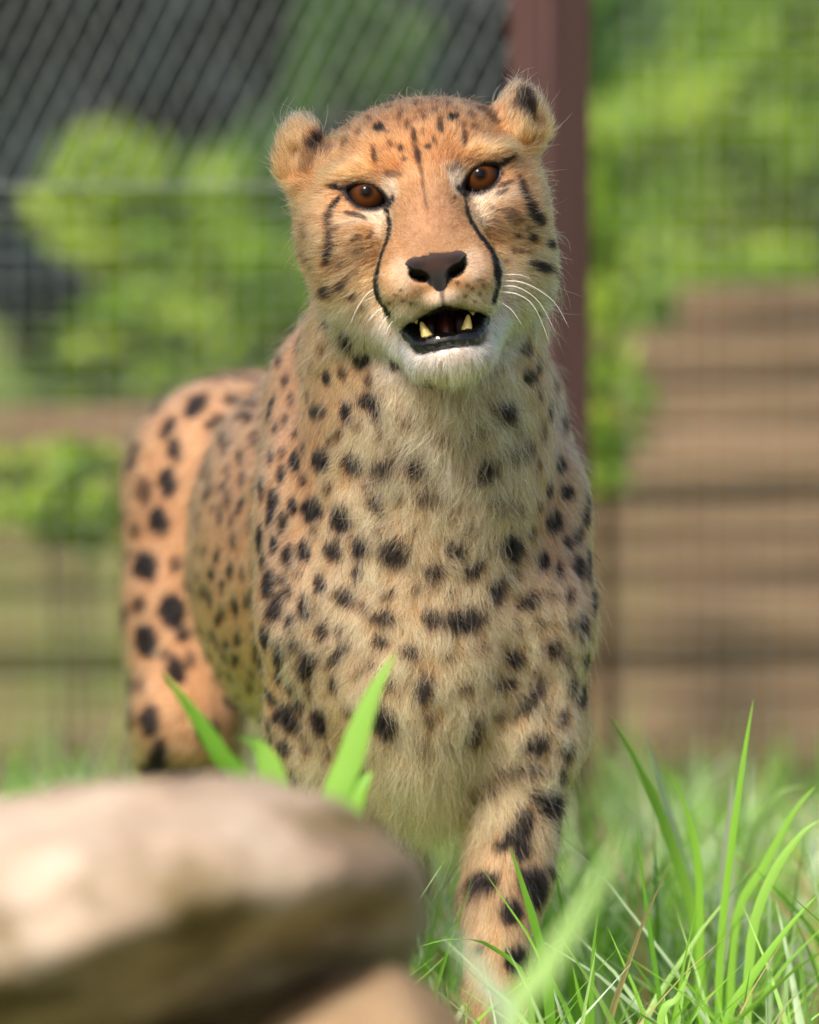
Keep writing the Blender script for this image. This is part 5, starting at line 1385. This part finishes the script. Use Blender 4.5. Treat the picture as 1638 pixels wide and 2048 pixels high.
# ------------------------------------------------------------------ fence
FY = 1.62
fence = empty('wire_fence', (0.13, FY, 0))
tag(fence, 'fine wire mesh fence on a brown steel post behind the cheetah', 'fence')
n = Nodes('galvanised_wire')
MAT_WIRE = n.done(n.pbsdf(n.ramp(n.noise(60, 2), [(0.3, tuple(srgb(104, 112, 110))), (0.7, tuple(srgb(140, 146, 142)))]), 0.45, None, 0.5, Metallic=0.35))
n = Nodes('brown_paint')
MAT_POST = n.done(n.pbsdf(n.ramp(n.noise(14, 5, 0.65), [(0.25, tuple(srgb(58, 38, 36))), (0.7, tuple(srgb(80, 54, 50)))]), 0.5, n.bump(n.noise(80, 3), 0.2, 0.002), 0.4))
def rel(o, parent):
    o.parent = parent; o.matrix_parent_inverse = Matrix.Translation(parent.location).inverted(); return o
def prism(V, F, a, b, r, seg=4):
    """append a straight bar to the lists"""
    a = np.array(a, float); b = np.array(b, float); d = b - a; d /= np.linalg.norm(d)
    ref = np.array((0, 1.0, 0)) if abs(d[1]) < 0.9 else np.array((1.0, 0, 0))
    u = np.cross(d, ref); u /= np.linalg.norm(u); w = np.cross(d, u); k0 = len(V)
    for p in (a, b):
        for i in range(seg):
            t = 2 * math.pi * (i + 0.5) / seg; V.append(p + (u * math.cos(t) + w * math.sin(t)) * r)
    for i in range(seg): F.append((k0 + i, k0 + (i + 1) % seg, k0 + seg + (i + 1) % seg, k0 + seg + i))
PX0, PX1 = (0.1227, 1.6200, 0.7228)[0], 0.0
SPLIT = (-0.2283, 1.6200, 0.6911)[2]                       # the left panel: square mesh below, diamond netting above
V, F = [], []
rs = np.random.RandomState(8)
sp = 0.0185
for x in np.arange(-1.75, 1.75, sp):
    if abs(x - PX0) < 0.045: continue
    top = SPLIT if x < PX0 else 1.5
    j = rs.normal(0, 0.0012, 2)
    prism(V, F, (x + j[0], FY + 0.002, 0.0), (x + j[1], FY - 0.002, top), 0.0006)
for z in np.arange(0.02, 1.5, sp):
    x1 = 1.75 if z > SPLIT else 1.75
    x0 = PX0 if z > SPLIT else -1.75
    j = rs.normal(0, 0.0012, 2)
    prism(V, F, (x0, FY, z + j[0]), (x1, FY, z + j[1]), 0.00055)
rel(tag(mesh_obj('wire_mesh', V, F, MAT_WIRE, smooth=False), kind='stuff'), fence)
V, F = [], []
hgt = 1.5 - SPLIT
for x in np.arange(-2.6, PX0 + 0.02, 0.0205):
    for sgn, r in ((1, 0.0012), (-1, 0.0004)):
        run = hgt * 0.5
        xa, xb = (x, x + run) if sgn > 0 else (x + run, x)
        za, zb = SPLIT, 1.5
        if max(xa, xb) > PX0:                      # clip at the post
            t = (PX0 - xa) / (xb - xa)
            if sgn > 0:
                if t <= 0: continue
                xb, zb = PX0, za + (zb - za) * t
            else:
                if t >= 1: continue
                xa, za = PX0, za + (zb - za) * t
        prism(V, F, (xa, FY, za), (xb, FY, zb), r)
rel(tag(mesh_obj('diamond_netting', V, F, MAT_WIRE, smooth=False), kind='stuff'), fence)
V, F = [], []; prism(V, F, (-1.75, FY - 0.004, SPLIT), (PX0, FY - 0.004, SPLIT), 0.0009, 8)
rel(mesh_obj('tension_wire', V, F, MAT_WIRE), fence)
def steel_post(x, y):
    bm = bmesh.new(); bmesh.ops.create_cube(bm, size=1)
    bmesh.ops.scale(bm, vec=(0.058, 0.058, 1.9), verts=bm.verts)
    bmesh.ops.translate(bm, vec=(x, y, 0.95), verts=bm.verts)
    bmesh.ops.bevel(bm, geom=bm.edges[:], offset=0.008, segments=3, affect='EDGES')
    bmesh.ops.rotate(bm, cent=(x, y, 0.9), matrix=Matrix.Rotation(R(38), 3, 'Z'), verts=bm.verts)
    me = bpy.data.meshes.new('post'); bm.to_mesh(me); bm.free(); me.materials.append(MAT_POST)
    o = bpy.data.objects.new('post', me); COL.objects.link(o); return rel(o, fence)
for x in (PX0, PX0 - 1.9, PX0 + 1.9): steel_post(x, FY - 0.04)

# ------------------------------------------------------------------ wall of weathered logs behind the fence
LW = empty('log_wall', (0.0, 3.0, 0.0))
tag(LW, 'low retaining wall of stacked weathered logs behind the fence', 'log wall')
n = Nodes('weathered_log')
co = n.objco()
mp = n.add('ShaderNodeMapping', Vector=co); mp.inputs['Scale'].default_value = (1.2, 14, 14)
oi = n.t.nodes.new('ShaderNodeObjectInfo')
wood = n.ramp(n.noise(3.0, 6, 0.65, mp.outputs[0]), [(0.25, tuple(srgb(74, 60, 44))), (0.5, tuple(srgb(116, 97, 74))), (0.8, tuple(srgb(146, 128, 104)))])
tone = n.ramp(oi.outputs['Random'], [(0, (0.62, 0.56, 0.48)), (0.5, (0.9, 0.84, 0.76)), (1, (1.1, 1.05, 1.0))])
wood = n.mix(1.0, wood, tone, 'MULTIPLY')
moss = n.ramp(n.noise(2.2, 4, 0.6, co), [(0.52, (0, 0, 0)), (0.7, (1, 1, 1))])
wood = n.mix(moss, wood, tuple(srgb(104, 112, 58)))
MAT_LOG = n.done(n.pbsdf(wood, 0.9, n.bump(n.noise(8, 5, 0.6, mp.outputs[0]), 0.8, 0.02), 0.2))
def log(x0, x1, y, z0, z1, r, seed):
    rs = np.random.RandomState(seed); m, seg = 26, 16
    path = [np.array((x0 + (x1 - x0) * t, y + 0.01 * math.sin(5 * t + seed), z0 + (z1 - z0) * t)) for t in np.linspace(0, 1, m)]
    V, F = tube(path, [r * (1 + 0.05 * math.sin(i * 0.9 + seed) + rs.uniform(-0.03, 0.03)) for i in range(m)], seg, 1.0, 0.02, seed)
    return rel(mesh_obj('log', V, F, MAT_LOG), LW)
zl = 0.0
rl = (0.050, 0.022, 0.046, 0.030, 0.022, 0.044, 0.026, 0.034, 0.026)
for i, r in enumerate(rl):
    zc = zl + r; y = 3.0 + 0.022 * i
    k = 0.006 + 0.0042 * i                       # the courses climb towards the right
    if i < 7: log(-2.6, 2.6, y, zc - k * 2.6, zc + k * 2.6, r, i)
    elif i == 7: log((0.1785, 3.1000, 0.4677)[0], 2.6, y, zc + 0.005, zc + k * 2.2, r, i)
    else: log((0.2917, 3.1000, 0.4677)[0], 2.6, y, zc + 0.012, zc + k * 2.2, r, i)
    zl = zc + r * 0.70

# ------------------------------------------------------------------ shrubs
def leaf_material(name, cols, trans=0.45):
    n = Nodes(name)
    at = n.add('ShaderNodeAttribute', attribute_name='tone')
    c = n.ramp(at.outputs['Fac'], [(i / (len(cols) - 1), tuple(srgb(*k))) for i, k in enumerate(cols)])
    d = n.pbsdf(c, 0.5, None, 0.35)
    tl = n.add('ShaderNodeBsdfTranslucent'); n.link(c, tl.inputs[0])
    mx = n.add('ShaderNodeMixShader'); mx.inputs[0].default_value = trans
    n.link(d.outputs[0], mx.inputs[1]); n.link(tl.outputs[0], mx.inputs[2])
    return n.done(mx)
MAT_L_BRIGHT = leaf_material('leaf_bright', [(74, 106, 26), (112, 148, 38), (146, 172, 52), (166, 178, 66)])
MAT_L_MID = leaf_material('leaf_mid', [(46, 76, 34), (74, 112, 46), (100, 136, 56)])
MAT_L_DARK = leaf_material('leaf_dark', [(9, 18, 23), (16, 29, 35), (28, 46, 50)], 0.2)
n = Nodes('bark'); MAT_BARK = n.done(n.pbsdf(n.ramp(n.noise(30, 5), [(0.3, tuple(srgb(60, 46, 34))), (0.7, tuple(srgb(98, 80, 60)))]), 0.9, n.bump(n.noise(60, 4), 0.6, 0.01), 0.2))
def foliage(c, r, count, size, mat, parent, seed, nclump=26, flat=0.0):
    """leaves gathered in clumps through an uneven crown"""
    rs = np.random.RandomState(seed)
    cl = rs.normal(0, 1, (nclump, 3)); cl /= np.linalg.norm(cl, axis=1, keepdims=True)
    cl *= rs.uniform(0.35, 1.0, (nclump, 1)) ** 0.6
    k = rs.randint(0, nclump, count)
    off = rs.normal(0, 1, (count, 3)); off /= np.linalg.norm(off, axis=1, keepdims=True); off *= rs.rand(count, 1) ** 0.4 * rs.uniform(0.26, 0.46, (nclump, 1))[k]
    q = (cl[k] + off) * np.array(r) + np.array(c)
    q[:, 2] = np.maximum(q[:, 2], 0.02)
    nrm = rs.normal(0, 1, (count, 3)) + np.array((0, 0, 0.7)); nrm /= np.linalg.norm(nrm, axis=1, keepdims=True)
    t = np.cross(nrm, rs.normal(0, 1, (count, 3))); t /= np.linalg.norm(t, axis=1, keepdims=True); b = np.cross(nrm, t)
    s = size * rs.uniform(0.6, 1.3, (count, 1))
    V = np.stack([q - t * s, q + b * s * 0.42 + nrm * s * 0.1, q + t * s, q - b * s * 0.42 + nrm * s * 0.1], 1).reshape(-1, 3)
    Q = np.arange(count * 4).reshape(-1, 4)
    o = np_mesh('foliage', V, Q, mat, smooth=False)
    set_f_attr(o, 'tone', np.repeat(np.clip(rs.uniform(0, 1, nclump)[k] * 0.6 + rs.rand(count) * 0.45, 0, 1), 4))
    o['kind'] = 'stuff'
    return rel(o, parent)
def shrub(name, c, r, count, size, mat, label, cat, seed, group=None, nclump=26):
    root = empty(name, (c[0], c[1], 0))
    tag(root, label, cat, group)
    foliage(c, r, count, size, mat, root, seed, nclump)
    rs = np.random.RandomState(seed)
    for i in range(5):
        e = np.array(c) + rs.normal(0, 0.35, 3) * np.array(r)
        pth = smooth_path([(c[0] + rs.normal(0, 0.02), c[1] + rs.normal(0, 0.02), (0.40 + 0.03 * (c[1] - 3.1)) if c[1] > 3.3 else -0.01), (c[0] * 0.6 + e[0] * 0.4, c[1] * 0.6 + e[1] * 0.4, c[2] - r[2] * 0.6), tuple(e)], 8)
        V, F = tube(pth, np.linspace(0.0025, 0.0012, 8), 6)
        rel(mesh_obj('stem', V, F, MAT_BARK), root)
    return root
shrub('leafy_shrub', (-0.3024, 4.3000, 0.5275), (0.155, 0.2, 0.135), 1500, 0.022, MAT_L_BRIGHT, 'rounded yellow-green shrub behind the fence, left of the post', 'shrub', 1)
shrub('leafy_shrub', (-0.1654, 4.6000, 0.4452), (0.08, 0.1, 0.085), 500, 0.02, MAT_L_BRIGHT, 'small bright green shrub beside the rounded yellow-green one', 'shrub', 2)
shrub('leafy_shrub', (-0.3607, 3.9000, 0.4487), (0.11, 0.12, 0.075), 700, 0.02, MAT_L_BRIGHT, 'low yellow-green shrub on the bank above the log wall', 'shrub', 3)
shrub('leafy_shrub', (0.3860, 5.0000, 0.6124), (0.20, 0.22, 0.175), 2000, 0.024, MAT_L_BRIGHT, 'large light green shrub above the log wall, right of the post', 'shrub', 4, None, 34)
shrub('leafy_shrub', (0.2515, 4.2000, 0.4886), (0.095, 0.12, 0.10), 750, 0.022, MAT_L_BRIGHT, 'yellow-green shrub just right of the steel post', 'shrub', 5)
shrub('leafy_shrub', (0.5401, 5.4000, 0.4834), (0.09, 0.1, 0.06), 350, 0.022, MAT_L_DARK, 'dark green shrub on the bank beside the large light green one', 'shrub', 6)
shrub('leafy_shrub', (-0.3491, 2.6000, 0.3422), (0.10, 0.07, 0.05), 420, 0.018, MAT_L_BRIGHT, 'low creeping plant hanging over the log wall', 'plant', 7)
shrub('leafy_shrub', (0.2031, 2.7000, 0.4223), (0.045, 0.05, 0.07), 260, 0.018, MAT_L_BRIGHT, 'small green plant growing against the logs by the post', 'plant', 9)
shrub('leafy_shrub', (-0.4619, 3.8000, 0.5065), (0.07, 0.08, 0.055), 380, 0.02, MAT_L_DARK, 'dark brownish shrub on the bank beside the rounded yellow-green one', 'shrub', 14)
shrub('leafy_shrub', (-0.2299, 5.2000, 0.5389), (0.11, 0.12, 0.10), 700, 0.022, MAT_L_MID, 'leafy green shrub filling the gap behind the rounded yellow-green one', 'shrub', 15)
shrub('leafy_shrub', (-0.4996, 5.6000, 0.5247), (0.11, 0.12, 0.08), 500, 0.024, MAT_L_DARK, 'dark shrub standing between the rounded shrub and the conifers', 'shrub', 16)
shrub('leafy_shrub', (0.4413, 4.6000, 0.4580), (0.11, 0.12, 0.06), 600, 0.02, MAT_L_BRIGHT, 'low spreading yellow-green shrub on top of the log wall', 'shrub', 17)
shrub('leafy_shrub', (0.3488, 5.7000, 0.6775), (0.10, 0.12, 0.12), 600, 0.024, MAT_L_MID, 'mid green shrub between the steel post and the large light green one', 'shrub', 18)
# the earth bank that the log wall holds back
n = Nodes('bank_turf')
co = n.objco()
MAT_BANK = n.done(n.pbsdf(n.ramp(n.noise(2.5, 6, 0.6, co), [(0.3, tuple(srgb(70, 90, 40))), (0.55, tuple(srgb(98, 112, 52))), (0.75, tuple(srgb(128, 116, 74)))]), 0.95, n.bump(n.noise(30, 4, 0.6, co), 0.7, 0.03), 0.2))
bx = np.linspace(-6, 6, 61); by = np.concatenate([[3.30, 3.34], np.linspace(3.45, 16, 50)])
BX, BY = np.meshgrid(bx, by, indexing='ij')
BP = np.stack([BX.ravel(), BY.ravel(), np.zeros(BX.size)], 1)
BP[:, 2] = 0.36 + 0.03 * (BP[:, 1] - 3.1) + (fbm(BP, 1.1, 3, 44) - 0.5) * 0.08 + 0.012 * BP[:, 0]
BP[BP[:, 1] < 3.32, 2] = -0.05
nb_ = len(by); gi_, gj_ = np.meshgrid(np.arange(60), np.arange(nb_ - 1), indexing='ij')
tag(np_mesh('bank', BP, np.stack([gi_ * nb_ + gj_, (gi_ + 1) * nb_ + gj_, (gi_ + 1) * nb_ + gj_ + 1, gi_ * nb_ + gj_ + 1], 2).reshape(-1, 4), MAT_BANK), kind='structure')
# tall dark conifers and a far hedge close the view
def conifer(x, y, h, w, label, seed):
    root = empty('conifer', (x, y, 0)); tag(root, label, 'conifer', 'dark conifers behind the shrubs')
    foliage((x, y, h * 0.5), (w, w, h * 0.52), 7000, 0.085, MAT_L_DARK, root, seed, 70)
    V, F = tube([(x, y, -0.05), (x, y, h * 0.5), (x, y, h * 0.95)], (0.09, 0.06, 0.015), 8)
    rel(mesh_obj('trunk', V, F, MAT_BARK), root)
LC = 'dark conifer in the row standing behind the shrubs'
for i, (x, y) in enumerate(((-2.5, 7.6), (-1.75, 7.9), (-1.1, 7.5), (-0.6, 7.7), (-0.1, 7.4), (0.4, 8.1), (1.2, 9.4), (2.1, 9.5))):
    conifer(x, y, 2.6 + 0.3 * (i % 3), 0.62, LC, 20 + i)
hd_ = empty('far_hedge', (0, 12, 0)); tag(hd_, 'long green hedge far behind the conifers', 'hedge')
foliage((0, 12, 1.2), (9, 1.2, 1.6), 9000, 0.12, MAT_L_MID, hd_, 50, 200)
shrub('leafy_shrub', (-0.0885, 6.2000, 0.7265), (0.10, 0.1, 0.11), 500, 0.024, MAT_L_MID, 'mid green shrub in front of the conifers, behind the cheetah head', 'shrub', 10)
shrub('leafy_shrub', (0.5756, 6.4000, 0.7687), (0.17, 0.16, 0.14), 1300, 0.026, MAT_L_BRIGHT, 'tall fresh green shrub at the back on the right', 'shrub', 11, None, 34)
shrub('leafy_shrub', (0.3471, 6.6000, 0.7740), (0.12, 0.12, 0.13), 700, 0.026, MAT_L_MID, 'mid green shrub at the back beside the steel post', 'shrub', 12)

# ------------------------------------------------------------------ rocks in the foreground
n = Nodes('rock')
co = n.objco()
rc = n.ramp(n.noise(9, 7, 0.62, co), [(0.28, tuple(srgb(112, 92, 74))), (0.5, tuple(srgb(154, 134, 114))), (0.72, tuple(srgb(178, 162, 144)))])
ms = n.ramp(n.noise(7, 5, 0.6, co), [(0.55, (0, 0, 0)), (0.68, (1, 1, 1))])
rc = n.mix(ms, rc, tuple(srgb(92, 78, 46)))
MAT_ROCK = n.done(n.pbsdf(rc, 0.9, n.bump(n.noise(60, 8, 0.65, co), 0.6, 0.006), 0.25))
n = Nodes('moss_shade_rock')  # brown moss, with the shade under the boulder painted into the dark colour
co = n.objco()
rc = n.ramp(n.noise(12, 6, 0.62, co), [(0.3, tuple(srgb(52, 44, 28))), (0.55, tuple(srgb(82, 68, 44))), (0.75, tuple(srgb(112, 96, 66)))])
MAT_MOSS_SHADE = n.done(n.pbsdf(rc, 0.95, n.bump(n.noise(60, 8, 0.65, co), 0.6, 0.006), 0.2))
n = Nodes('brown_rock')
co = n.objco()
rc = n.ramp(n.noise(12, 6, 0.62, co), [(0.3, tuple(srgb(104, 84, 60))), (0.55, tuple(srgb(138, 114, 86))), (0.75, tuple(srgb(160, 138, 110)))])
MAT_BROWN = n.done(n.pbsdf(rc, 0.95, n.bump(n.noise(60, 8, 0.65, co), 0.6, 0.006), 0.2))
def rock(name, blobs, cuts, label, seed, step=0.0075):
    A = np.array([np.array(c) for c, r in blobs]); Rr = np.array([np.array(r) for c, r in blobs])
    lo = (A - Rr).min(0) - 0.03; hi = (A + Rr).max(0) + 0.03
    F = Field(*[np.arange(lo[i], hi[i], step) for i in range(3)])
    for c, r in blobs: F.ell(c, r, 0.05)
    for nrm, d in cuts:
        nrm = np.array(nrm, float); nrm /= np.linalg.norm(nrm)
        F.put(lambda X, Y, Z: -(X * nrm[0] + Y * nrm[1] + Z * nrm[2] - d), lo, hi, 0.025, 'sub')
    V, Q = F.mesh(2); N = vert_normals(V, Q)
    V = V + N * ((fbm(V, 9, 4, seed) - 0.5) * 0.035 + (fbm(V, 45, 3, seed + 4) - 0.5) * 0.008)[:, None]
    o = np_mesh(name, V, Q, MAT_ROCK)
    return tag(o, label, 'rock')
rock('boulder', [((-0.1198, -1.1000, 0.3899), (0.115, 0.13, 0.058)), ((-0.1904, -1.1000, 0.3768), (0.16, 0.15, 0.066)), ((-0.0569, -1.1200, 0.3768), (0.064, 0.09, 0.046)), ((-0.2891, -1.0000, 0.3418), (0.16, 0.16, 0.08)), ((-0.1505, -1.0500, 0.3581), (0.17, 0.12, 0.08))],
     [((0.40, -0.42, -0.82), 0.40 * (-0.1238, -1.2200, 0.4018)[0] - 0.42 * (-0.1238, -1.2200, 0.4018)[1] - 0.82 * (-0.1238, -1.2200, 0.4018)[2])], 'pale beige boulder lying on darker rocks in front of the cheetah', 61)
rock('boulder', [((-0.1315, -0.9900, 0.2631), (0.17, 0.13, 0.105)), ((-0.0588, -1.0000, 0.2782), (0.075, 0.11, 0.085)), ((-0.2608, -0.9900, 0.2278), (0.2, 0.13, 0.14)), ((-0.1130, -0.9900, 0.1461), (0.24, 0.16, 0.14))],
     [], 'mossy rock beneath the pale boulder, shade painted into its dark colour', 67, 0.009).data.materials[0] = MAT_MOSS_SHADE
rock('boulder', [((-0.0049, -1.1200, 0.3048), (0.036, 0.085, 0.068)), ((-0.0285, -1.1000, 0.3017), (0.05, 0.08, 0.05)), ((-0.0257, -1.1400, 0.2110), (0.08, 0.11, 0.12))],
     [], 'small brown rock standing under the tip of the pale boulder', 71, 0.008).data.materials[0] = MAT_BROWN

# ------------------------------------------------------------------ grass
def grass_material(name, cols, trans=0.6):
    n = Nodes(name)
    at = n.add('ShaderNodeAttribute', attribute_name='tone')
    c = n.ramp(at.outputs['Fac'], [(p, tuple(srgb(*k))) for p, k in cols])
    d = n.pbsdf(c, 0.42, None, 0.4)
    tl = n.add('ShaderNodeBsdfTranslucent'); n.link(c, tl.inputs[0])
    mx = n.add('ShaderNodeMixShader'); mx.inputs[0].default_value = trans
    n.link(d.outputs[0], mx.inputs[1]); n.link(tl.outputs[0], mx.inputs[2])
    return n.done(mx)
MAT_GRASS = grass_material('grass_blade', [(0.0, (94, 144, 44)), (0.3, (146, 198, 66)), (0.55, (172, 212, 106)), (0.76, (194, 220, 156)), (0.9, (214, 226, 202)), (0.965, (204, 180, 124)), (1.0, (206, 180, 130))])
def blade_mesh(paths, widths, tones, SEG):
    """paths (n,SEG,3); ribbons with a shallow keel"""
    n_ = len(paths)
    d = np.gradient(paths, axis=1); d /= np.linalg.norm(d, axis=2, keepdims=True) + 1e-9
    rs = np.random.RandomState(n_)
    az = rs.uniform(0, 2 * np.pi, n_)
    side = np.stack([np.cos(az), np.sin(az) * 0.6, np.zeros(n_)], 1)[:, None, :]
    side = side - d * (side * d).sum(2, keepdims=True); side /= np.linalg.norm(side, axis=2, keepdims=True) + 1e-9
    up = np.cross(d, side)
    s = np.linspace(0, 1, SEG)
    prof = np.minimum(1, 0.55 + 1.2 * s) * np.minimum(1, (1 - s) * 2.6 + 0.03)
    w = (widths[:, None] * prof[None])[:, :, None] * 0.5
    Vv = np.stack([paths - side * w, paths + up * w * 0.35, paths + side * w], 2)
    V = Vv.reshape(-1, 3)
    base = (np.arange(n_) * SEG * 3)[:, None, None] + (np.arange(SEG - 1) * 3)[None, :, None] + np.arange(2)[None, None, :]
    Q = np.stack([base, base + 1, base + 4, base + 3], 3).reshape(-1, 4)
    T = np.repeat(tones, SEG * 3)
    return V, Q, T
def grass_field():
    rs = np.random.RandomState(12)
    X, Y, Hh, Wd, Tn = [], [], [], [], []
    for (x0, x1, y0, y1, cnt, h0, h1) in ((-0.75, 0.75, -0.35, 0.35, 2000, 0.12, 0.33), (-0.8, 0.8, 0.35, 1.0, 1900, 0.12, 0.31), (-0.95, 0.95, 1.0, 1.75, 2300, 0.08, 0.25),
                                          (-1.6, 1.6, 1.75, 3.2, 3500, 0.04, 0.13), (-0.7, 0.7, -1.8, -0.35, 2200, 0.06, 0.20), (-2.6, 2.6, -2.2, 1.7, 5000, 0.08, 0.28), (-2.5, 2.5, 3.2, 6, 3000, 0.06, 0.2)):
        cnt = int(cnt)
        X.append(rs.uniform(x0, x1, cnt)); Y.append(rs.uniform(y0, y1, cnt))
        Hh.append(h0 + (h1 - h0) * rs.beta(1.6, 2.2, cnt)); Wd.append(rs.uniform(0.003, 0.0068, cnt)); Tn.append(rs.rand(cnt))
    X, Y, Hh, Wd, Tn = map(np.concatenate, (X, Y, Hh, Wd, Tn))
    # keep the stems off the animal's feet and out of the rocks
    keep = ~((X > -0.5) & (X < 0.06) & (Y > -1.3) & (Y < -0.8))
    for fx, fy in (((0.0552, 0.0100, 0.0262)[0], 0.02), ((-0.0416, 0.0800, 0.0140)[0], 0.09), (-0.17, 0.8), (-0.005, 0.8)):
        keep &= np.hypot(X - fx, Y - fy) > 0.045
    X, Y, Hh, Wd, Tn = (a[keep] for a in (X, Y, Hh, Wd, Tn))
    N = len(X); SEG = 7
    s = np.linspace(0, 1, SEG)
    az = rs.uniform(0, 2 * np.pi, N); lean = rs.uniform(0.1, 0.75, N) * Hh; droop = rs.beta(1, 3, N) * 0.7
    pth = np.zeros((N, SEG, 3))
    pth[:, :, 0] = X[:, None] + np.cos(az)[:, None] * lean[:, None] * (s ** 1.9)[None]
    pth[:, :, 1] = Y[:, None] + np.sin(az)[:, None] * lean[:, None] * (s ** 1.9)[None]
    pth[:, :, 2] = Hh[:, None] * (s[None] - droop[:, None] * s[None] ** 3 * 0.6)
    V, Q, T = blade_mesh(pth, Wd, np.where(rs.rand(N) < 0.05, 0.97 + 0.03 * Tn, Tn ** 1.15), SEG)
    o = np_mesh('grass', V, Q, MAT_GRASS); set_f_attr(o, 'tone', T)
    tag(o, 'long fresh green grass all around the cheetah', 'grass', kind='stuff')
grass_field()

def tuft(label, blades, group=None):
    """single blades one can follow: (points from tip to base, width m, tone)"""
    b0 = blades[0][0][-1]
    root = empty('grass_tuft', (b0[0], b0[1], 0)); tag(root, label, 'grass tuft', group)
    for pts, w, tone in blades:
        q = [tuple(p) for p in pts][::-1]
        if q[0][2] > 0.01:                                   # carry the stem down to the ground
            dx, dz = q[0][0] - q[1][0], q[0][2] - q[1][2]
            q = [(q[0][0] + 0.35 * dx, q[0][1], 0.0), (q[0][0] + 0.2 * dx, q[0][1], q[0][2] * 0.5)] + q
        SEG = 18
        V, Q, T = blade_mesh(smooth_path(q, SEG)[None], np.array([w]), np.array([tone]), SEG)
        # face roughly across the line of sight
        o = np_mesh('blade', V, Q, MAT_GRASS); set_f_attr(o, 'tone', T); rel(o, root)
tuft('tall upright grass blades right of the cheetah', [
    ([(0.2353, 0.1200, 0.3877), (0.2296, 0.1200, 0.3527), (0.2202, 0.1200, 0.2838), (0.2129, 0.1200, 0.2079)], 0.0055, 0.28),
    ([(0.1406, 0.2500, 0.3635), (0.1600, 0.2500, 0.3282), (0.1830, 0.2500, 0.2752), (0.2025, 0.2500, 0.2045)], 0.0085, 0.35),
    ([(0.1706, 0.4200, 0.3308), (0.1815, 0.4200, 0.2988), (0.1962, 0.4200, 0.2404), (0.2109, 0.4200, 0.1674)], 0.009, 0.82),
    ([(0.1811, 0.2000, 0.3294), (0.1923, 0.2000, 0.3022), (0.2004, 0.2000, 0.2672), (0.2023, 0.2000, 0.2181)], 0.006, 0.3),
    ([(0.2297, 0.3200, 0.3116), (0.2288, 0.3200, 0.2812), (0.2264, 0.3200, 0.2383)], 0.010, 0.92)])
tuft('long grass blades arching over at the right edge', [
    ([(0.2837, 0.2200, 0.3167), (0.2691, 0.2200, 0.2999), (0.2483, 0.2200, 0.2612), (0.2275, 0.2200, 0.2190)], 0.0065, 0.33),
    ([(0.2800, 0.1000, 0.3068), (0.2664, 0.1000, 0.2965), (0.2461, 0.1000, 0.2656), (0.2326, 0.1000, 0.2175)], 0.007, 0.4),
    ([(0.2964, 0.5000, 0.2862), (0.2725, 0.5000, 0.2806), (0.2542, 0.5000, 0.2529), (0.2433, 0.5000, 0.2010)], 0.007, 0.6),
    ([(0.2731, 0.0000, 0.2680), (0.2547, 0.0000, 0.2477), (0.2281, 0.0000, 0.2106), (0.2114, 0.0000, 0.1769)], 0.006, 0.3)])
tuft('dark green grass blades crossing the foreleg', [
    ([(0.0664, -0.0600, 0.3081), (0.0737, -0.0600, 0.2855), (0.0837, -0.0600, 0.2522), (0.0930, -0.0600, 0.2089)], 0.0062, 0.08),
    ([(0.0043, -0.0900, 0.2443), (0.0283, -0.0900, 0.2502), (0.0546, -0.0900, 0.2446), (0.0793, -0.0900, 0.2131)], 0.0035, 0.15),
    ([(0.1008, 0.1400, 0.2676), (0.1053, 0.1400, 0.2364), (0.1105, 0.1400, 0.1948), (0.1175, 0.1400, 0.1497)], 0.006, 0.1)])
tuft('thin dark grass blades standing beside the foreleg', [
    ([(0.1540, 0.0600, 0.3115), (0.1581, 0.0600, 0.2706), (0.1647, 0.0600, 0.2229), (0.1706, 0.0600, 0.1750)], 0.0036, 0.05),
    ([(0.1260, -0.0200, 0.2604), (0.1227, -0.0200, 0.2336), (0.1214, -0.0200, 0.2000), (0.1218, -0.0200, 0.1730)], 0.0042, 0.1),
    ([(0.1848, -0.1000, 0.2317), (0.1760, -0.1000, 0.2129), (0.1645, -0.1000, 0.1947)], 0.0055, 0.45),
    ([(0.1096, 0.0200, 0.2180), (0.1147, 0.0200, 0.1943), (0.1198, 0.0200, 0.1740)], 0.005, 0.2),
    ([(0.1205, 0.2000, 0.2076), (0.1536, 0.2000, 0.1866), (0.1815, 0.2000, 0.1585)], 0.003, 0.7)])
tuft('broad pale grass blade leaning across the foreground', [
    ([(0.1067, -1.3000, 0.4672), (0.0894, -1.3000, 0.4323), (0.0672, -1.3000, 0.3949), (0.0498, -1.3000, 0.3574)], 0.013, 0.62),
    ([(0.0151, -1.3000, 0.4148), (0.0275, -1.3000, 0.4049), (0.0411, -1.3000, 0.3824), (0.0498, -1.3000, 0.3549)], 0.010, 0.86)])
tuft('bright green grass blades rising behind the boulder', [
    ([(-0.1474, -0.5500, 0.4712), (-0.1320, -0.5500, 0.4512), (-0.1127, -0.5500, 0.4213), (-0.0949, -0.5500, 0.3824)], 0.013, 0.12),
    ([(-0.1038, -0.5500, 0.4318), (-0.0904, -0.5500, 0.4273), (-0.0815, -0.5500, 0.4093), (-0.0786, -0.5500, 0.3794)], 0.016, 0.42),
    ([(-0.0086, -0.5500, 0.4816), (-0.0220, -0.5500, 0.4572), (-0.0354, -0.5500, 0.4183), (-0.0473, -0.5500, 0.3704)], 0.017, 0.4),
    ([(-0.0220, -0.5500, 0.4108), (-0.0309, -0.5500, 0.4004), (-0.0384, -0.5500, 0.3824), (-0.0429, -0.5500, 0.3585)], 0.022, 0.3)])
